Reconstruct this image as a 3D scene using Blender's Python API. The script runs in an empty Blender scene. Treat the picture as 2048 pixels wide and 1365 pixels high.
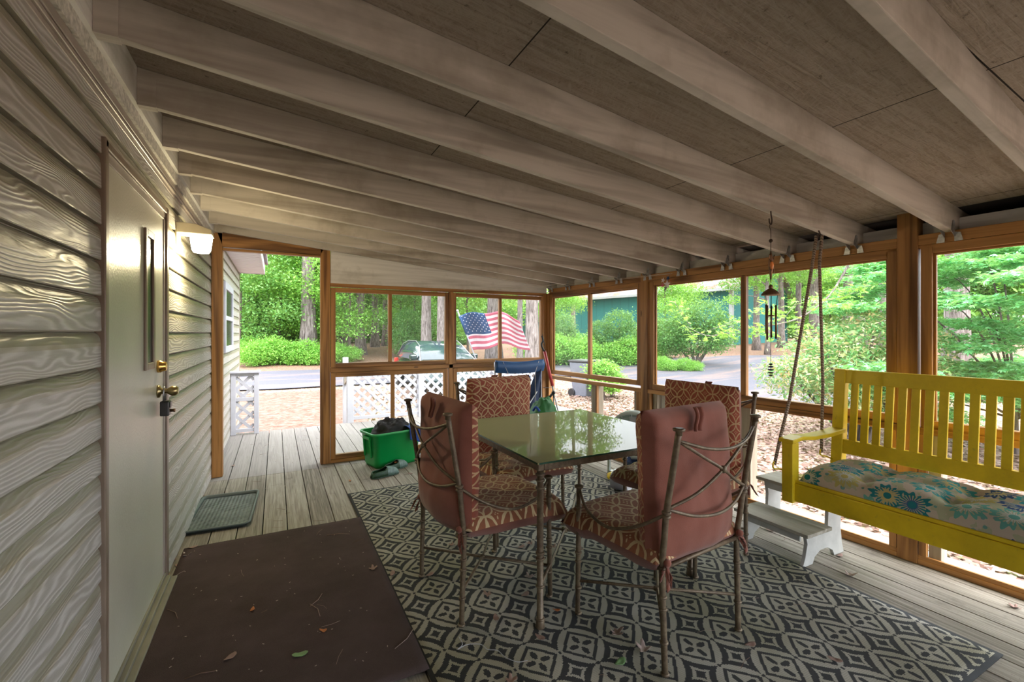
import bpy, math, random
import numpy as np
from mathutils import Vector, Matrix, noise as mnoise
sc = bpy.context.scene
COL = sc.collection
# ---------------------------------------------------------------- camera
F_PX = 905.0; CAM_H = 1.30; CAM_X = 0.537; YAW = math.atan(472/905.0)
cam_d = bpy.data.cameras.new('camera'); cam = bpy.data.objects.new('camera', cam_d); COL.objects.link(cam)
cam_d.sensor_width = 36.0; cam_d.lens = 36.0*F_PX/2048.0
cam_d.shift_y = (667-682.5)/2048.0
cam_d.clip_start = 0.02; cam_d.clip_end = 400
cam.location = (CAM_X, 0, CAM_H); cam.rotation_euler = (math.pi/2, 0, -YAW)
sc.camera = cam
# ---------------------------------------------------------------- sky, exposure
sc.view_settings.view_transform = 'Standard'
sc.view_settings.look = 'None'
sc.view_settings.gamma = 1.0
sc.view_settings.use_curve_mapping = False
sc.view_settings.exposure = 1.45
world = bpy.data.worlds.new('overcast_sky'); sc.world = world; world.use_nodes = True
wn = world.node_tree; wn.nodes.clear()
wo = wn.nodes.new('ShaderNodeOutputWorld'); wb = wn.nodes.new('ShaderNodeBackground')
wtc = wn.nodes.new('ShaderNodeTexCoord'); wsep = wn.nodes.new('ShaderNodeSeparateXYZ'); wr = wn.nodes.new('ShaderNodeValToRGB')
wn.links.new(wtc.outputs['Generated'], wsep.inputs[0]); wn.links.new(wsep.outputs['Z'], wr.inputs[0])
wr.color_ramp.elements[0].position = 0.0; wr.color_ramp.elements[0].color = (0.86, 0.92, 1.0, 1)
wr.color_ramp.elements[1].position = 0.9; wr.color_ramp.elements[1].color = (0.98, 0.965, 1.0, 1)
wn.links.new(wr.outputs[0], wb.inputs[0]); wb.inputs[1].default_value = 3.2
wn.links.new(wb.outputs[0], wo.inputs[0])
sun_d = bpy.data.lights.new('hazy_sun', 'SUN'); sun_d.energy = 2.2; sun_d.angle = math.radians(25); sun_d.color = (1.0, 0.96, 0.93)
sun = bpy.data.objects.new('hazy_sun', sun_d); COL.objects.link(sun); sun.rotation_euler = (math.radians(38), math.radians(20), 0)

R = math.radians
def tag(o, label=None, cat=None, group=None, kind=None):
    if label: o['label'] = label
    if cat: o['category'] = cat
    if group: o['group'] = group
    if kind: o['kind'] = kind
    return o
def empty(name, loc=(0,0,0), rz=0.0):
    o = bpy.data.objects.new(name, None); COL.objects.link(o)
    o.empty_display_size = 0.1; o.location = loc; o.rotation_euler = (0,0,rz); return o
def copy_tree(o, parent=None):
    c = o.copy(); COL.objects.link(c)
    if parent: c.parent = parent
    for ch in list(o.children): copy_tree(ch, c)
    return c
def at_px(u, d):
    """plan position of image column u at depth d"""
    a = (u-1024)/F_PX; S, C = math.sin(YAW), math.cos(YAW)
    return (CAM_X + d*(S+a*C), d*(C-a*S))
# ---------------------------------------------------------------- mesh builder
class MB:
    def __init__(s): s.v=[]; s.f=[]; s.m=[]; s.s=[]
    def face(s, idx, mi=0, sm=False): s.f.append(tuple(idx)); s.m.append(mi); s.s.append(sm)
    def box(s, x0,x1,y0,y1,z0,z1, mi=0):
        b=len(s.v); s.v += [(x0,y0,z0),(x1,y0,z0),(x1,y1,z0),(x0,y1,z0),(x0,y0,z1),(x1,y0,z1),(x1,y1,z1),(x0,y1,z1)]
        for q in ((0,3,2,1),(4,5,6,7),(0,1,5,4),(1,2,6,5),(2,3,7,6),(3,0,4,7)): s.face([b+i for i in q], mi)
        return s
    def hexa(s, p, mi=0):
        b=len(s.v); s.v += [tuple(q) for q in p]
        for q in ((0,3,2,1),(4,5,6,7),(0,1,5,4),(1,2,6,5),(2,3,7,6),(3,0,4,7)): s.face([b+i for i in q], mi)
        return s
    def obox(s, c, size, rot=None, mi=0):
        rot = rot or Matrix.Identity(3); c=Vector(c); hx,hy,hz=[q/2 for q in size]
        p=[c+rot@Vector(q) for q in ((-hx,-hy,-hz),(hx,-hy,-hz),(hx,hy,-hz),(-hx,hy,-hz),(-hx,-hy,hz),(hx,-hy,hz),(hx,hy,hz),(-hx,hy,hz))]
        return s.hexa(p, mi)
    def bar(s, a, b, w, h, up=(0,0,1), mi=0):
        a=Vector(a); b=Vector(b); d=(b-a).normalized(); u=Vector(up); r=d.cross(u)
        if r.length<1e-6: r=d.cross(Vector((1,0,0)))
        r.normalize(); u=r.cross(d).normalized()
        p=[a-r*w/2-u*h/2,a+r*w/2-u*h/2,b+r*w/2-u*h/2,b-r*w/2-u*h/2,a-r*w/2+u*h/2,a+r*w/2+u*h/2,b+r*w/2+u*h/2,b-r*w/2+u*h/2]
        return s.hexa(p, mi)
    def tube(s, pts, r, seg=8, mi=0, closed=False, caps=True):
        P=[Vector(p) for p in pts]; n=len(P)
        rr = r if isinstance(r,(list,tuple)) else [r]*n
        T=[]
        for i in range(n):
            if closed: t=P[(i+1)%n]-P[(i-1)%n]
            else: t=P[min(i+1,n-1)]-P[max(i-1,0)]
            T.append(t.normalized() if t.length>1e-9 else Vector((0,0,1)))
        u=T[0].cross(Vector((0,0,1)))
        if u.length<0.1: u=T[0].cross(Vector((1,0,0)))
        u.normalize(); b=len(s.v)
        for i in range(n):
            if i: 
                u=(u-T[i]*u.dot(T[i]))
                u.normalize() if u.length>1e-9 else None
            w=T[i].cross(u)
            for k in range(seg):
                a=2*math.pi*k/seg; s.v.append(tuple(P[i]+(u*math.cos(a)+w*math.sin(a))*rr[i]))
        m=n if closed else n-1
        for i in range(m):
            for k in range(seg):
                j=(i+1)%n
                s.face((b+i*seg+k,b+i*seg+(k+1)%seg,b+j*seg+(k+1)%seg,b+j*seg+k),mi,True)
        if caps and not closed:
            s.face([b+k for k in reversed(range(seg))],mi); s.face([b+(n-1)*seg+k for k in range(seg)],mi)
        return s
    def lathe(s, prof, c=(0,0,0), seg=16, mi=0, rot=None, sx=1.0, sy=1.0, smooth=True):
        c=Vector(c); b=len(s.v); n=len(prof)
        for r,z in prof:
            for k in range(seg):
                a=2*math.pi*k/seg; q=Vector((r*sx*math.cos(a), r*sy*math.sin(a), z))
                if rot: q=rot@q
                s.v.append(tuple(c+q))
        for i in range(n-1):
            for k in range(seg):
                s.face((b+i*seg+k,b+i*seg+(k+1)%seg,b+(i+1)*seg+(k+1)%seg,b+(i+1)*seg+k),mi,smooth)
        s.face([b+k for k in reversed(range(seg))],mi); s.face([b+(n-1)*seg+k for k in range(seg)],mi)
        return s
    def ball(s, c, r, seg=12, mi=0, sz=1.0):
        prof=[(r*math.sin(math.pi*i/8)+1e-5, -r*sz*math.cos(math.pi*i/8)) for i in range(9)]
        return s.lathe(prof, c, seg, mi)
    def prism(s, poly, axis, a0, a1, mi=0, smooth=False):
        b=len(s.v); n=len(poly)
        for a in (a0,a1):
            for p,q in poly:
                s.v.append({'x':(a,p,q),'y':(p,a,q),'z':(p,q,a)}[axis])
        for i in range(n):
            j=(i+1)%n; s.face((b+i,b+j,b+n+j,b+n+i),mi,smooth)
        s.face([b+i for i in reversed(range(n))],mi); s.face([b+n+i for i in range(n)],mi)
        return s
    def grid(s, fn, nu, nv, mi=0, sm=True, mfn=None):
        b=len(s.v)
        for i in range(nu+1):
            for j in range(nv+1): s.v.append(tuple(fn(i/nu, j/nv)))
        for i in range(nu):
            for j in range(nv):
                q=(b+i*(nv+1)+j,b+(i+1)*(nv+1)+j,b+(i+1)*(nv+1)+j+1,b+i*(nv+1)+j+1)
                s.face(q, mfn(i/nu,j/nv) if mfn else mi, sm)
        return s
    def build(s, name, mats, parent=None, off=(0,0,0), bevel=0, fix=True, solid=0, sub=0):
        me=bpy.data.meshes.new(name)
        ox,oy,oz=off
        me.from_pydata([(x-ox,y-oy,z-oz) for x,y,z in s.v],[],s.f)
        if not isinstance(mats,(list,tuple)): mats=[mats]
        for m in mats: me.materials.append(m)
        me.polygons.foreach_set('material_index', s.m); me.polygons.foreach_set('use_smooth', s.s)
        if fix:
            import bmesh
            bm=bmesh.new(); bm.from_mesh(me); bmesh.ops.recalc_face_normals(bm, faces=bm.faces); bm.to_mesh(me); bm.free()
        me.update()
        o=bpy.data.objects.new(name, me); COL.objects.link(o)
        if parent: o.parent=parent
        if solid:
            md=o.modifiers.new('t','SOLIDIFY'); md.thickness=solid; md.offset=0
        if bevel:
            md=o.modifiers.new('b','BEVEL'); md.width=bevel; md.segments=2; md.limit_method='ANGLE'
        if sub:
            md=o.modifiers.new('s','SUBSURF'); md.levels=sub; md.render_levels=sub
        return o
def bez(p0,p1,p2,n=10):
    p0,p1,p2=Vector(p0),Vector(p1),Vector(p2)
    return [(1-t)**2*p0+2*t*(1-t)*p1+t*t*p2 for t in [i/n for i in range(n+1)]]
def spline(pts, n=6):
    P=[Vector(p) for p in pts]; P=[2*P[0]-P[1]]+P+[2*P[-1]-P[-2]]; out=[]
    for i in range(1,len(P)-2):
        a,b,c,d=P[i-1],P[i],P[i+1],P[i+2]
        for k in range(n):
            t=k/n; out.append(0.5*((2*b)+(c-a)*t+(2*a-5*b+4*c-d)*t*t+(3*b-a-3*c+d)*t**3))
    out.append(P[-2]); return out
def nz(p, sc_=1.0): return mnoise.noise(Vector(p)*sc_)
# ---------------------------------------------------------------- node expressions
class NT:
    def __init__(s, name):
        s.mat=bpy.data.materials.new(name); s.mat.use_nodes=True; s.t=s.mat.node_tree; s.t.nodes.clear()
        s.out=s.t.nodes.new('ShaderNodeOutputMaterial')
        s.tc=s.t.nodes.new('ShaderNodeTexCoord'); s._sep=None
    def link(s,a,b): s.t.links.new(a,b)
    def put(s, sock, val):
        if isinstance(val,X): val=val.o
        if isinstance(val,(int,float)):
            try: sock.default_value=val
            except TypeError: sock.default_value=(val,val,val)
        elif isinstance(val,(tuple,list)):
            sock.default_value = tuple(val)+((1,) if len(val)==3 and len(sock.default_value)==4 else ())
        else: s.link(val,sock)
    def math(s,op,*a):
        n=s.t.nodes.new('ShaderNodeMath'); n.operation=op
        for i,v in enumerate(a): s.put(n.inputs[i],v)
        return X(s,n.outputs[0])
    def xyz(s):
        if not s._sep:
            n=s.t.nodes.new('ShaderNodeSeparateXYZ'); s.link(s.tc.outputs['Object'],n.inputs[0]); s._sep=[X(s,o) for o in n.outputs]
        return s._sep
    def vec(s,x,y,z=0):
        n=s.t.nodes.new('ShaderNodeCombineXYZ'); s.put(n.inputs[0],x); s.put(n.inputs[1],y); s.put(n.inputs[2],z); return n.outputs[0]
    def noise(s, vec=None, scale=5, detail=3, rough=0.5, dist=0, col=False):
        n=s.t.nodes.new('ShaderNodeTexNoise'); s.link(vec if vec is not None else s.tc.outputs['Object'], n.inputs['Vector'])
        n.inputs['Scale'].default_value=scale; n.inputs['Detail'].default_value=detail; n.inputs['Roughness'].default_value=rough; n.inputs['Distortion'].default_value=dist
        return n.outputs['Color'] if col else X(s,n.outputs[0])
    def stretch(s, sx, sy, sz):
        x,y,z=s.xyz(); return s.vec(x*sx,y*sy,z*sz)
    def vor(s, vec=None, scale=5, feature='F1', out='Distance', rnd=1.0):
        n=s.t.nodes.new('ShaderNodeTexVoronoi'); n.feature=feature
        s.link(vec if vec is not None else s.tc.outputs['Object'], n.inputs['Vector']); n.inputs['Scale'].default_value=scale; n.inputs['Randomness'].default_value=rnd
        return n.outputs[out] if out!='Distance' else X(s,n.outputs[out])
    def ramp(s, fac, stops, interp='LINEAR'):
        n=s.t.nodes.new('ShaderNodeValToRGB'); s.put(n.inputs[0],fac); cr=n.color_ramp; cr.interpolation=interp
        while len(cr.elements)<len(stops): cr.elements.new(0.5)
        for e,(p,c) in zip(cr.elements,stops): e.position=p; e.color=tuple(c)+(1,)
        return n.outputs[0]
    def mix(s, fac, a, b, mode='MIX'):
        n=s.t.nodes.new('ShaderNodeMix'); n.data_type='RGBA'; n.blend_type=mode
        s.put(n.inputs[0],fac); s.put(n.inputs[6],a); s.put(n.inputs[7],b); return n.outputs[2]
    def bump(s, h, strength=0.3, dist=0.01, nrm=None):
        n=s.t.nodes.new('ShaderNodeBump'); s.put(n.inputs['Height'],h); n.inputs['Strength'].default_value=strength; n.inputs['Distance'].default_value=dist
        if nrm is not None: s.link(nrm, n.inputs['Normal'])
        return n.outputs[0]
    def principled(s, color, rough=0.6, metal=0.0, bump=None, spec=0.5, **kw):
        n=s.t.nodes.new('ShaderNodeBsdfPrincipled'); s.put(n.inputs['Base Color'],color); s.put(n.inputs['Roughness'],rough); n.inputs['Metallic'].default_value=metal
        n.inputs['Specular IOR Level'].default_value=spec
        if bump is not None: s.link(bump,n.inputs['Normal'])
        for k,v in kw.items(): s.put(n.inputs[k.replace('_',' ')],v)
        s.link(n.outputs[0], s.out.inputs[0]); return n
class X:
    def __init__(s,t,o): s.t=t; s.o=o
    def __add__(s,b): return s.t.math('ADD',s,b)
    def __radd__(s,b): return s.t.math('ADD',b,s)
    def __sub__(s,b): return s.t.math('SUBTRACT',s,b)
    def __rsub__(s,b): return s.t.math('SUBTRACT',b,s)
    def __mul__(s,b): return s.t.math('MULTIPLY',s,b)
    def __rmul__(s,b): return s.t.math('MULTIPLY',b,s)
    def __truediv__(s,b): return s.t.math('DIVIDE',s,b)
    def abs(s): return s.t.math('ABSOLUTE',s)
    def floor(s): return s.t.math('FLOOR',s)
    def fract(s): return s.t.math('FRACT',s)
    def pow(s,b): return s.t.math('POWER',s,b)
    def sqrt(s): return s.t.math('SQRT',s)
    def sin(s): return s.t.math('SINE',s)
    def lt(s,b): return s.t.math('LESS_THAN',s,b)
    def gt(s,b): return s.t.math('GREATER_THAN',s,b)
    def min(s,b): return s.t.math('MINIMUM',s,b)
    def max(s,b): return s.t.math('MAXIMUM',s,b)
def hyp(a,b): return (a*a+b*b).sqrt()

def simple(name, col, rough=0.6, metal=0.0, var=0.12, vscale=8, bump=0.0, bscale=60, spec=0.5):
    t=NT(name); n=t.noise(scale=vscale,detail=4)
    dark=tuple(c*(1-var) for c in col); light=tuple(min(1,c*(1+var)) for c in col)
    c=t.ramp(n,[(0.3,dark),(0.7,light)])
    b=t.bump(t.noise(scale=bscale,detail=3),bump,0.004) if bump else None
    t.principled(c,rough,metal,b,spec); return t.mat
def wood(name, axis, dark, light, grain=1.0, rough=0.65, knots=True, bump=0.25, stain=None):
    t=NT(name); k=45*grain
    st=[k,k,k]; st[axis]=1.6*grain
    n=t.noise(t.stretch(*st),1.0,4,0.6,0.6)
    st2=[9*grain]*3; st2[axis]=0.5*grain
    n2=t.noise(t.stretch(*st2),1.0,3,0.5,1.5)
    rings=((n2*14).sin()*0.5+0.5)
    m=n*0.6+rings*0.4
    c=t.ramp(m,[(0.25,dark),(0.5,tuple((a+b)/2 for a,b in zip(dark,light))),(0.75,light)])
    if knots:
        st3=[6,6,6]; st3[axis]=2.2
        v=t.vor(t.stretch(*st3),1.0); c=t.mix(v.lt(0.09)*0.7,c,tuple(q*0.35 for q in dark))
    if stain:
        s_=t.noise(scale=2.2,detail=5,rough=0.65); c=t.mix((s_-0.5)*3.0,c,stain)
    t.principled(c,rough,0,t.bump(m,bump,0.002),0.35); return t.mat
M={}
BR_D=(0.125,0.052,0.014); BR_L=(0.43,0.21,0.066)
for i,a in enumerate('xyz'): M['brown_'+a]=wood('pine_trim_'+a,i,BR_D,BR_L,0.8,0.5)
for i,a in enumerate('xyz'): M['white_wood_'+a]=wood('white_painted_wood_'+a,i,(0.50,0.49,0.46),(0.74,0.73,0.70),0.7,0.6,False,0.15,(0.28,0.26,0.21))
M['ceil_wood']=wood('whitewashed_joist_wood',0,(0.33,0.295,0.25),(0.53,0.49,0.43),0.6,0.8,False,0.25,(0.22,0.185,0.135))
M['stool_w']=simple('worn_white_stool_paint',(0.40,0.41,0.39),0.6,var=0.12,vscale=14,bump=0.15)
M['stool_t']=wood('dirty_stool_tread_wood',1,(0.17,0.16,0.12),(0.36,0.35,0.30),0.7,0.8,False,0.25,(0.10,0.085,0.05))
M['post_old']=wood('weathered_grey_post_wood',2,(0.16,0.13,0.09),(0.34,0.29,0.22),0.8,0.8)
# deck
t=NT('weathered_deck_boards'); x,y,z=t.xyz()
bid=((x-0.163)/0.1475).floor(); wnn=t.t.nodes.new('ShaderNodeTexWhiteNoise'); wnn.noise_dimensions='1D'; t.put(wnn.inputs['W'],bid); rv=X(t,wnn.outputs[0])
g=t.noise(t.vec(x*70+bid*7.3,y*1.6,0),1,4,0.65,0.8); g2=t.noise(t.vec(x*26+bid*3.1,y*0.9,0),1,3,0.5,1.2)
m=g*0.66+((g2*24).sin()*0.5+0.5)*0.16+rv*0.18
c=t.ramp(m,[(0.22,(0.10,0.09,0.07)),(0.45,(0.22,0.20,0.165)),(0.78,(0.37,0.35,0.30))])
al=t.noise(scale=1.7,detail=5,rough=0.7); c=t.mix((al-0.54).max(0)*1.2,c,(0.20,0.22,0.13))
dk=t.noise(scale=4.5,detail=4,rough=0.7); c=t.mix((dk-0.60).max(0)*4.0,c,(0.09,0.075,0.06))
sp=t.vor(scale=55); c=t.mix(sp.lt(0.10)*0.5,c,(0.10,0.07,0.05))
c=t.mix(y.gt(4.73)*0.55,c,(0.24,0.23,0.235))
t.principled(c,0.85,0,t.bump(m,0.5,0.003),0.25); M['deck']=t.mat
# OSB ceiling
t=NT('painted_osb_sheathing'); x,y,z=t.xyz()
def flake(a,s_):
    ca,sa=math.cos(a),math.sin(a); return t.noise(t.vec((x*ca+y*sa)*s_,(y*ca-x*sa)*s_*7,0),1,2,0.6,0.4)
fl=flake(0.2,14).max(flake(1.9,17)).max(flake(1.0,13)); st_=t.noise(t.vec(x*3,y*38,0),1,4,0.65,0.8); c=t.ramp(fl*0.45+st_*0.55,[(0.42,(0.27,0.225,0.175)),(0.56,(0.37,0.315,0.255)),(0.75,(0.43,0.37,0.305))])
sm=(((x-0.03)/1.22).fract()).lt(0.004).max(((y-0.55)/2.44).fract().lt(0.002)); c=t.mix(sm,c,(0.03,0.025,0.02))
k=t.noise(scale=30,detail=4,rough=0.8); c=t.mix((k-0.60).max(0)*6,c,(0.08,0.06,0.045)); c=t.mix((st_-0.62).max(0)*5,c,(0.15,0.12,0.09))
t.principled(c,0.9,0,t.bump(fl*0.4+st_,0.7,0.010),0.2); M['osb']=t.mat
# siding
def siding(name, base, line, off, pitch):
    t=NT(name); x,y,z=t.xyz(); cid=((z-off)/pitch).floor()
    n=t.noise(t.vec(y*1.5+cid*5.7,z*7+cid*2.3,0),1,2,0.45,0.3)
    w=(((n*95)+(z*420)+t.noise(t.vec(y*9,z*60,0),1,2)*3).sin()*0.5+0.5).pow(1.6)
    br=t.noise(t.vec(y*25,z*220,0),1,2,0.6)
    m=w*0.7+br*0.3
    c=t.mix(m*0.95,base,line)
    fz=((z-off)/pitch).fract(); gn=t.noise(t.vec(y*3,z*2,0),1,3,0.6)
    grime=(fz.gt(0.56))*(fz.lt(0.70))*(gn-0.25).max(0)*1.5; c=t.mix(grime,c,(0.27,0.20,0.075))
    c=t.mix(fz.gt(0.66)*0.75,c,(0.205,0.19,0.12))  # cove tone: algae tint darkened to paint in the shade below each lap
    st=t.noise(scale=2.5,detail=3); c=t.mix((st-0.5).max(0)*0.9,c,tuple(q*0.72 for q in base))
    t.principled(c,0.40,0,t.bump(m,0.6,0.0022),0.45); return t.mat
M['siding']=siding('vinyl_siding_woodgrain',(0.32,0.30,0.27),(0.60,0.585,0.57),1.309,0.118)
M['trim_vinyl']=simple('vinyl_trim',(0.33,0.285,0.25),0.4,bump=0.05)
M['trim_brown']=simple('brown_door_trim',(0.20,0.15,0.11),0.35)
M['rough_strip']=simple('rough_weathered_strip',(0.5,0.48,0.43),0.9,var=0.3,vscale=60,bump=0.8,bscale=90)
t=NT('embossed_door_skin'); n=t.noise(t.stretch(300,160,90),1,3,0.6); n2=t.noise(scale=2)
t.principled(t.ramp(n2,[(0.3,(0.41,0.40,0.32)),(0.7,(0.50,0.485,0.40))]),0.34,0,t.bump(n,0.55,0.002),0.5); M['door']=t.mat
M['white_paint']=simple('white_paint',(0.42,0.43,0.48),0.5,bump=0.1,var=0.05)
M['vinyl_white']=simple('white_vinyl_soffit',(0.62,0.60,0.63),0.45,var=0.04)
M['black_plastic']=simple('black_plastic',(0.018,0.018,0.02),0.35)
M['brass']=simple('polished_brass',(0.75,0.47,0.14),0.25,1.0)
M['aged_brass']=simple('aged_brass',(0.42,0.33,0.16),0.3,1.0)
M['alu']=simple('dull_aluminium',(0.22,0.205,0.165),0.55,0.25)
M['galv']=simple('galvanised_steel',(0.45,0.46,0.47),0.4,0.9,var=0.3,vscale=60)
M['chrome']=simple('steel_grey',(0.4,0.4,0.42),0.35,0.9)
M['dark_glass']=simple('dark_glass',(0.02,0.02,0.015),0.25,spec=0.3)
# iron
t=NT('antiqued_bronze_iron'); n=t.noise(scale=35,detail=4,rough=0.7)
t.principled(t.ramp(n,[(0.3,(0.085,0.058,0.038)),(0.55,(0.150,0.112,0.070)),(0.75,(0.23,0.185,0.115))]),0.48,0.3,t.bump(n,0.2,0.001),0.5); M['iron']=t.mat
M['iron_wire']=simple('rusted_wire',(0.06,0.04,0.03),0.6,0.5)
# fabric pattern : overlapping circles
def circles(name, mode, base=(0.255,0.062,0.036), line=(0.52,0.37,0.20)):
    t=NT(name); x,y,z=t.xyz()
    if mode=='xz': p,q=x+y*0.9,z
    else: p,q=x,y
    s_=0.074 if mode=='xz' else 0.090; r2=0.70711
    a=(p+q)*r2/s_; b=(q-p)*r2/s_
    w=t.noise(scale=14,detail=2); a=a+(w-0.5)*0.25; b=b+(w-0.5)*0.25
    u=((a).fract()-0.5).abs(); v=((b).fract()-0.5).abs()
    d1=(hyp(1-u,v)-0.7071).abs(); d2=(hyp(1-v,u)-0.7071).abs()
    ln=d1.min(d2).lt(0.048)
    fl=hyp(u-0.075,v-0.075).lt(0.042)
    m=ln.max(fl)
    wv=t.noise(scale=260,detail=1)
    st=t.noise(scale=5,detail=3)
    bc=t.ramp(st,[(0.3,tuple(c*0.8 for c in base)),(0.7,tuple(min(1,c*1.25) for c in base))])
    c=t.mix(m*0.85,bc,line)
    t.principled(c,0.85,0,t.bump(wv,0.3,0.002),0.2,Sheen_Weight=0.2); return t.mat
M['pat_xz']=circles('rust_circle_print_fabric_upright','xz'); M['pat_xy']=circles('rust_circle_print_fabric_seat','xy',(0.27,0.105,0.055),(0.62,0.50,0.29))
t=NT('plain_rust_canvas'); n=t.noise(scale=3.5,detail=4,rough=0.6); wv=t.noise(scale=320,detail=1)
t.principled(t.ramp(n,[(0.3,(0.165,0.052,0.034)),(0.7,(0.255,0.094,0.066))]),0.85,0,t.bump(wv,0.25,0.002),0.2,Sheen_Weight=0.25); M['rust']=t.mat
# rug
t=NT('trellis_pattern_outdoor_rug'); x,y,z=t.xyz()
q=0.005
xx=((x/q).floor()+0.5)*q; yy=((y/q).floor()+0.5)*q
cu=(xx-1.657)/0.2045; cv=(yy-1.532)/0.2290
wob=(cv*6.2832).sin()*0.0
u=((cu+0.5).fract()-0.5).abs(); v=((cv+0.5).fract()-0.5).abs()
r_=hyp(u,v)
pet=((u-0.155)*(u-0.155)/0.0110+v*v/0.0030).lt(1.0).max(((v-0.155)*(v-0.155)/0.0110+u*u/0.0030).lt(1.0))
core=r_.lt(0.045)
lob=(u-0.15).max(0)  # quatrefoil distance
d1=hyp((u-0.13),v); d2=hyp(u,(v-0.13)); dq=d1.min(d2)
d1=(u-0.155).abs()+v*0.95; d2=(v-0.155).abs()+u*0.95
dsq=d1.min(d2)
ring=dsq.gt(0.195)*dsq.lt(0.282)
su=0.5-u; sv=0.5-v; s_=(su.pow(0.72)+sv.pow(0.72)).pow(1.389)
star=(s_.lt(0.14)).max(s_.gt(0.255)*s_.lt(0.475))
dots=hyp(0.5-u,v).lt(0.035).max(hyp(u,0.5-v).lt(0.035)).max(hyp(u-0.5,v-0.2).lt(0.03)).max(hyp(u-0.2,v-0.5).lt(0.03))
inside=dsq.lt(0.195)
blk=(pet*inside).max(ring).max(star*(1-inside)*dsq.gt(0.29)).max(dots)
brd=(x.lt(1.068)).max(x.gt(3.112)).max(y.lt(0.718)).max(y.gt(3.822)); blk=blk.max(brd)
hole=((x/0.0052).fract().lt(0.38))*((y/0.0072).fract().lt(0.42))
wear=t.noise(scale=2.3,detail=4)
lightc=t.ramp(wear,[(0.35,(0.24,0.23,0.17)),(0.65,(0.37,0.36,0.32))])
lightc=t.mix(hole*0.6,lightc,(0.12,0.115,0.09))
c=t.mix(blk,lightc,t.ramp(wear,[(0.3,(0.022,0.024,0.024)),(0.7,(0.045,0.048,0.052))]))
wv=t.noise(t.stretch(260,180,1),1,2)
t.principled(c,0.9,0,t.bump(wv,0.4,0.003),0.2); M['rug']=t.mat
t=NT('dark_brown_carpet'); n=t.noise(scale=420,detail=2); n2=t.noise(scale=2.0,detail=5,rough=0.65)
c=t.ramp(n2,[(0.3,(0.058,0.042,0.038)),(0.7,(0.095,0.068,0.068))]); c=t.mix(n.gt(0.62)*0.35,c,(0.12,0.09,0.075))
sp=t.vor(scale=28); c=t.mix(sp.lt(0.03)*0.5,c,(0.22,0.17,0.12))
t.principled(c,1.0,0,t.bump(n,0.8,0.005),0.1); M['carpet']=t.mat
# yellow paint
t=NT('yellow_painted_wood'); n=t.noise(scale=5,detail=5,rough=0.7); n2=t.noise(scale=45,detail=2)
c=t.ramp(n,[(0.3,(0.60,0.43,0.012)),(0.6,(0.75,0.56,0.018))]); c=t.mix((n2-0.66).max(0)*3,c,(0.32,0.25,0.05))
t.principled(c,0.42,0,t.bump(n2,0.1,0.002),0.4); M['yellow']=t.mat
# floral swing cushion
t=NT('floral_cushion_print'); x,y,z=t.xyz(); vv=t.vec(x+z*0.8,y,0)
vn=t.t.nodes.new('ShaderNodeTexVoronoi'); vn.voronoi_dimensions='2D'; t.link(vv,vn.inputs['Vector']); vn.inputs['Scale'].default_value=6.6; vn.inputs['Randomness'].default_value=0.55
sp_=t.t.nodes.new('ShaderNodeSeparateXYZ'); t.link(vn.outputs['Position'],sp_.inputs[0]); sx=t.t.nodes.new('ShaderNodeSeparateColor'); t.link(vn.outputs['Color'],sx.inputs[0])
px_=(x+z*0.8)-X(t,sp_.outputs[0]); py_=y-X(t,sp_.outputs[1])
ang=t.math('ARCTAN2',py_,px_); rr=hyp(px_,py_)*12.5; rnd=X(t,sx.outputs[0]); rn2=X(t,sx.outputs[1])
pt=((ang*14).sin()*0.14+(ang*5).sin()*0.12+0.86)
fl=rr.lt(pt*0.92)
colr=t.ramp(rnd,[(0.0,(0.02,0.19,0.22)),(0.28,(0.05,0.33,0.34)),(0.5,(0.03,0.08,0.20)),(0.7,(0.42,0.38,0.13)),(0.85,(0.12,0.35,0.30))],'CONSTANT')
mid=t.ramp(rn2,[(0.0,(0.55,0.45,0.16)),(0.4,(0.50,0.55,0.50)),(0.7,(0.05,0.12,0.25))],'CONSTANT')
base=t.mix(t.noise(scale=20,detail=2).gt(0.52)*0.7,(0.48,0.42,0.34),(0.33,0.38,0.23))
c=t.mix(fl,base,colr); c=t.mix(rr.lt(pt*0.5),c,mid); c=t.mix(((ang*22).sin()).gt(0.2)*rr.gt(0.25)*rr.lt(0.62),c,(0.38,0.40,0.28)); c=t.mix(rr.lt(0.2),c,colr)
v2=t.vor(vv,21); c=t.mix((v2.lt(0.22))*(1-fl)*0.75,c,(0.05,0.27,0.27))
t.principled(c,0.85,0,t.bump(t.noise(scale=300),0.2,0.002),0.2); M['floral']=t.mat
# glass
def pane_mat(name, haze, tint=(1,1,1), ior=1.45, hz=(0.8,0.85,0.85)):
    t=NT(name); tr=t.t.nodes.new('ShaderNodeBsdfTransparent'); tr.inputs[0].default_value=tuple(tint)+(1,)
    gl=t.t.nodes.new('ShaderNodeBsdfGlossy'); gl.inputs['Roughness'].default_value=0.02
    df=t.t.nodes.new('ShaderNodeBsdfDiffuse'); df.inputs[0].default_value=tuple(hz)+(1,)
    fr=t.t.nodes.new('ShaderNodeFresnel'); fr.inputs[0].default_value=ior
    m1=t.t.nodes.new('ShaderNodeMixShader'); t.link(fr.outputs[0],m1.inputs[0]); t.link(tr.outputs[0],m1.inputs[1]); t.link(gl.outputs[0],m1.inputs[2])
    m2=t.t.nodes.new('ShaderNodeMixShader'); m2.inputs[0].default_value=haze; t.link(m1.outputs[0],m2.inputs[1]); t.link(df.outputs[0],m2.inputs[2])
    t.link(m2.outputs[0],t.out.inputs[0]); return t.mat
M['pane']=pane_mat('window_film',0.05,(0.97,0.98,0.97),1.06)
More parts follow.
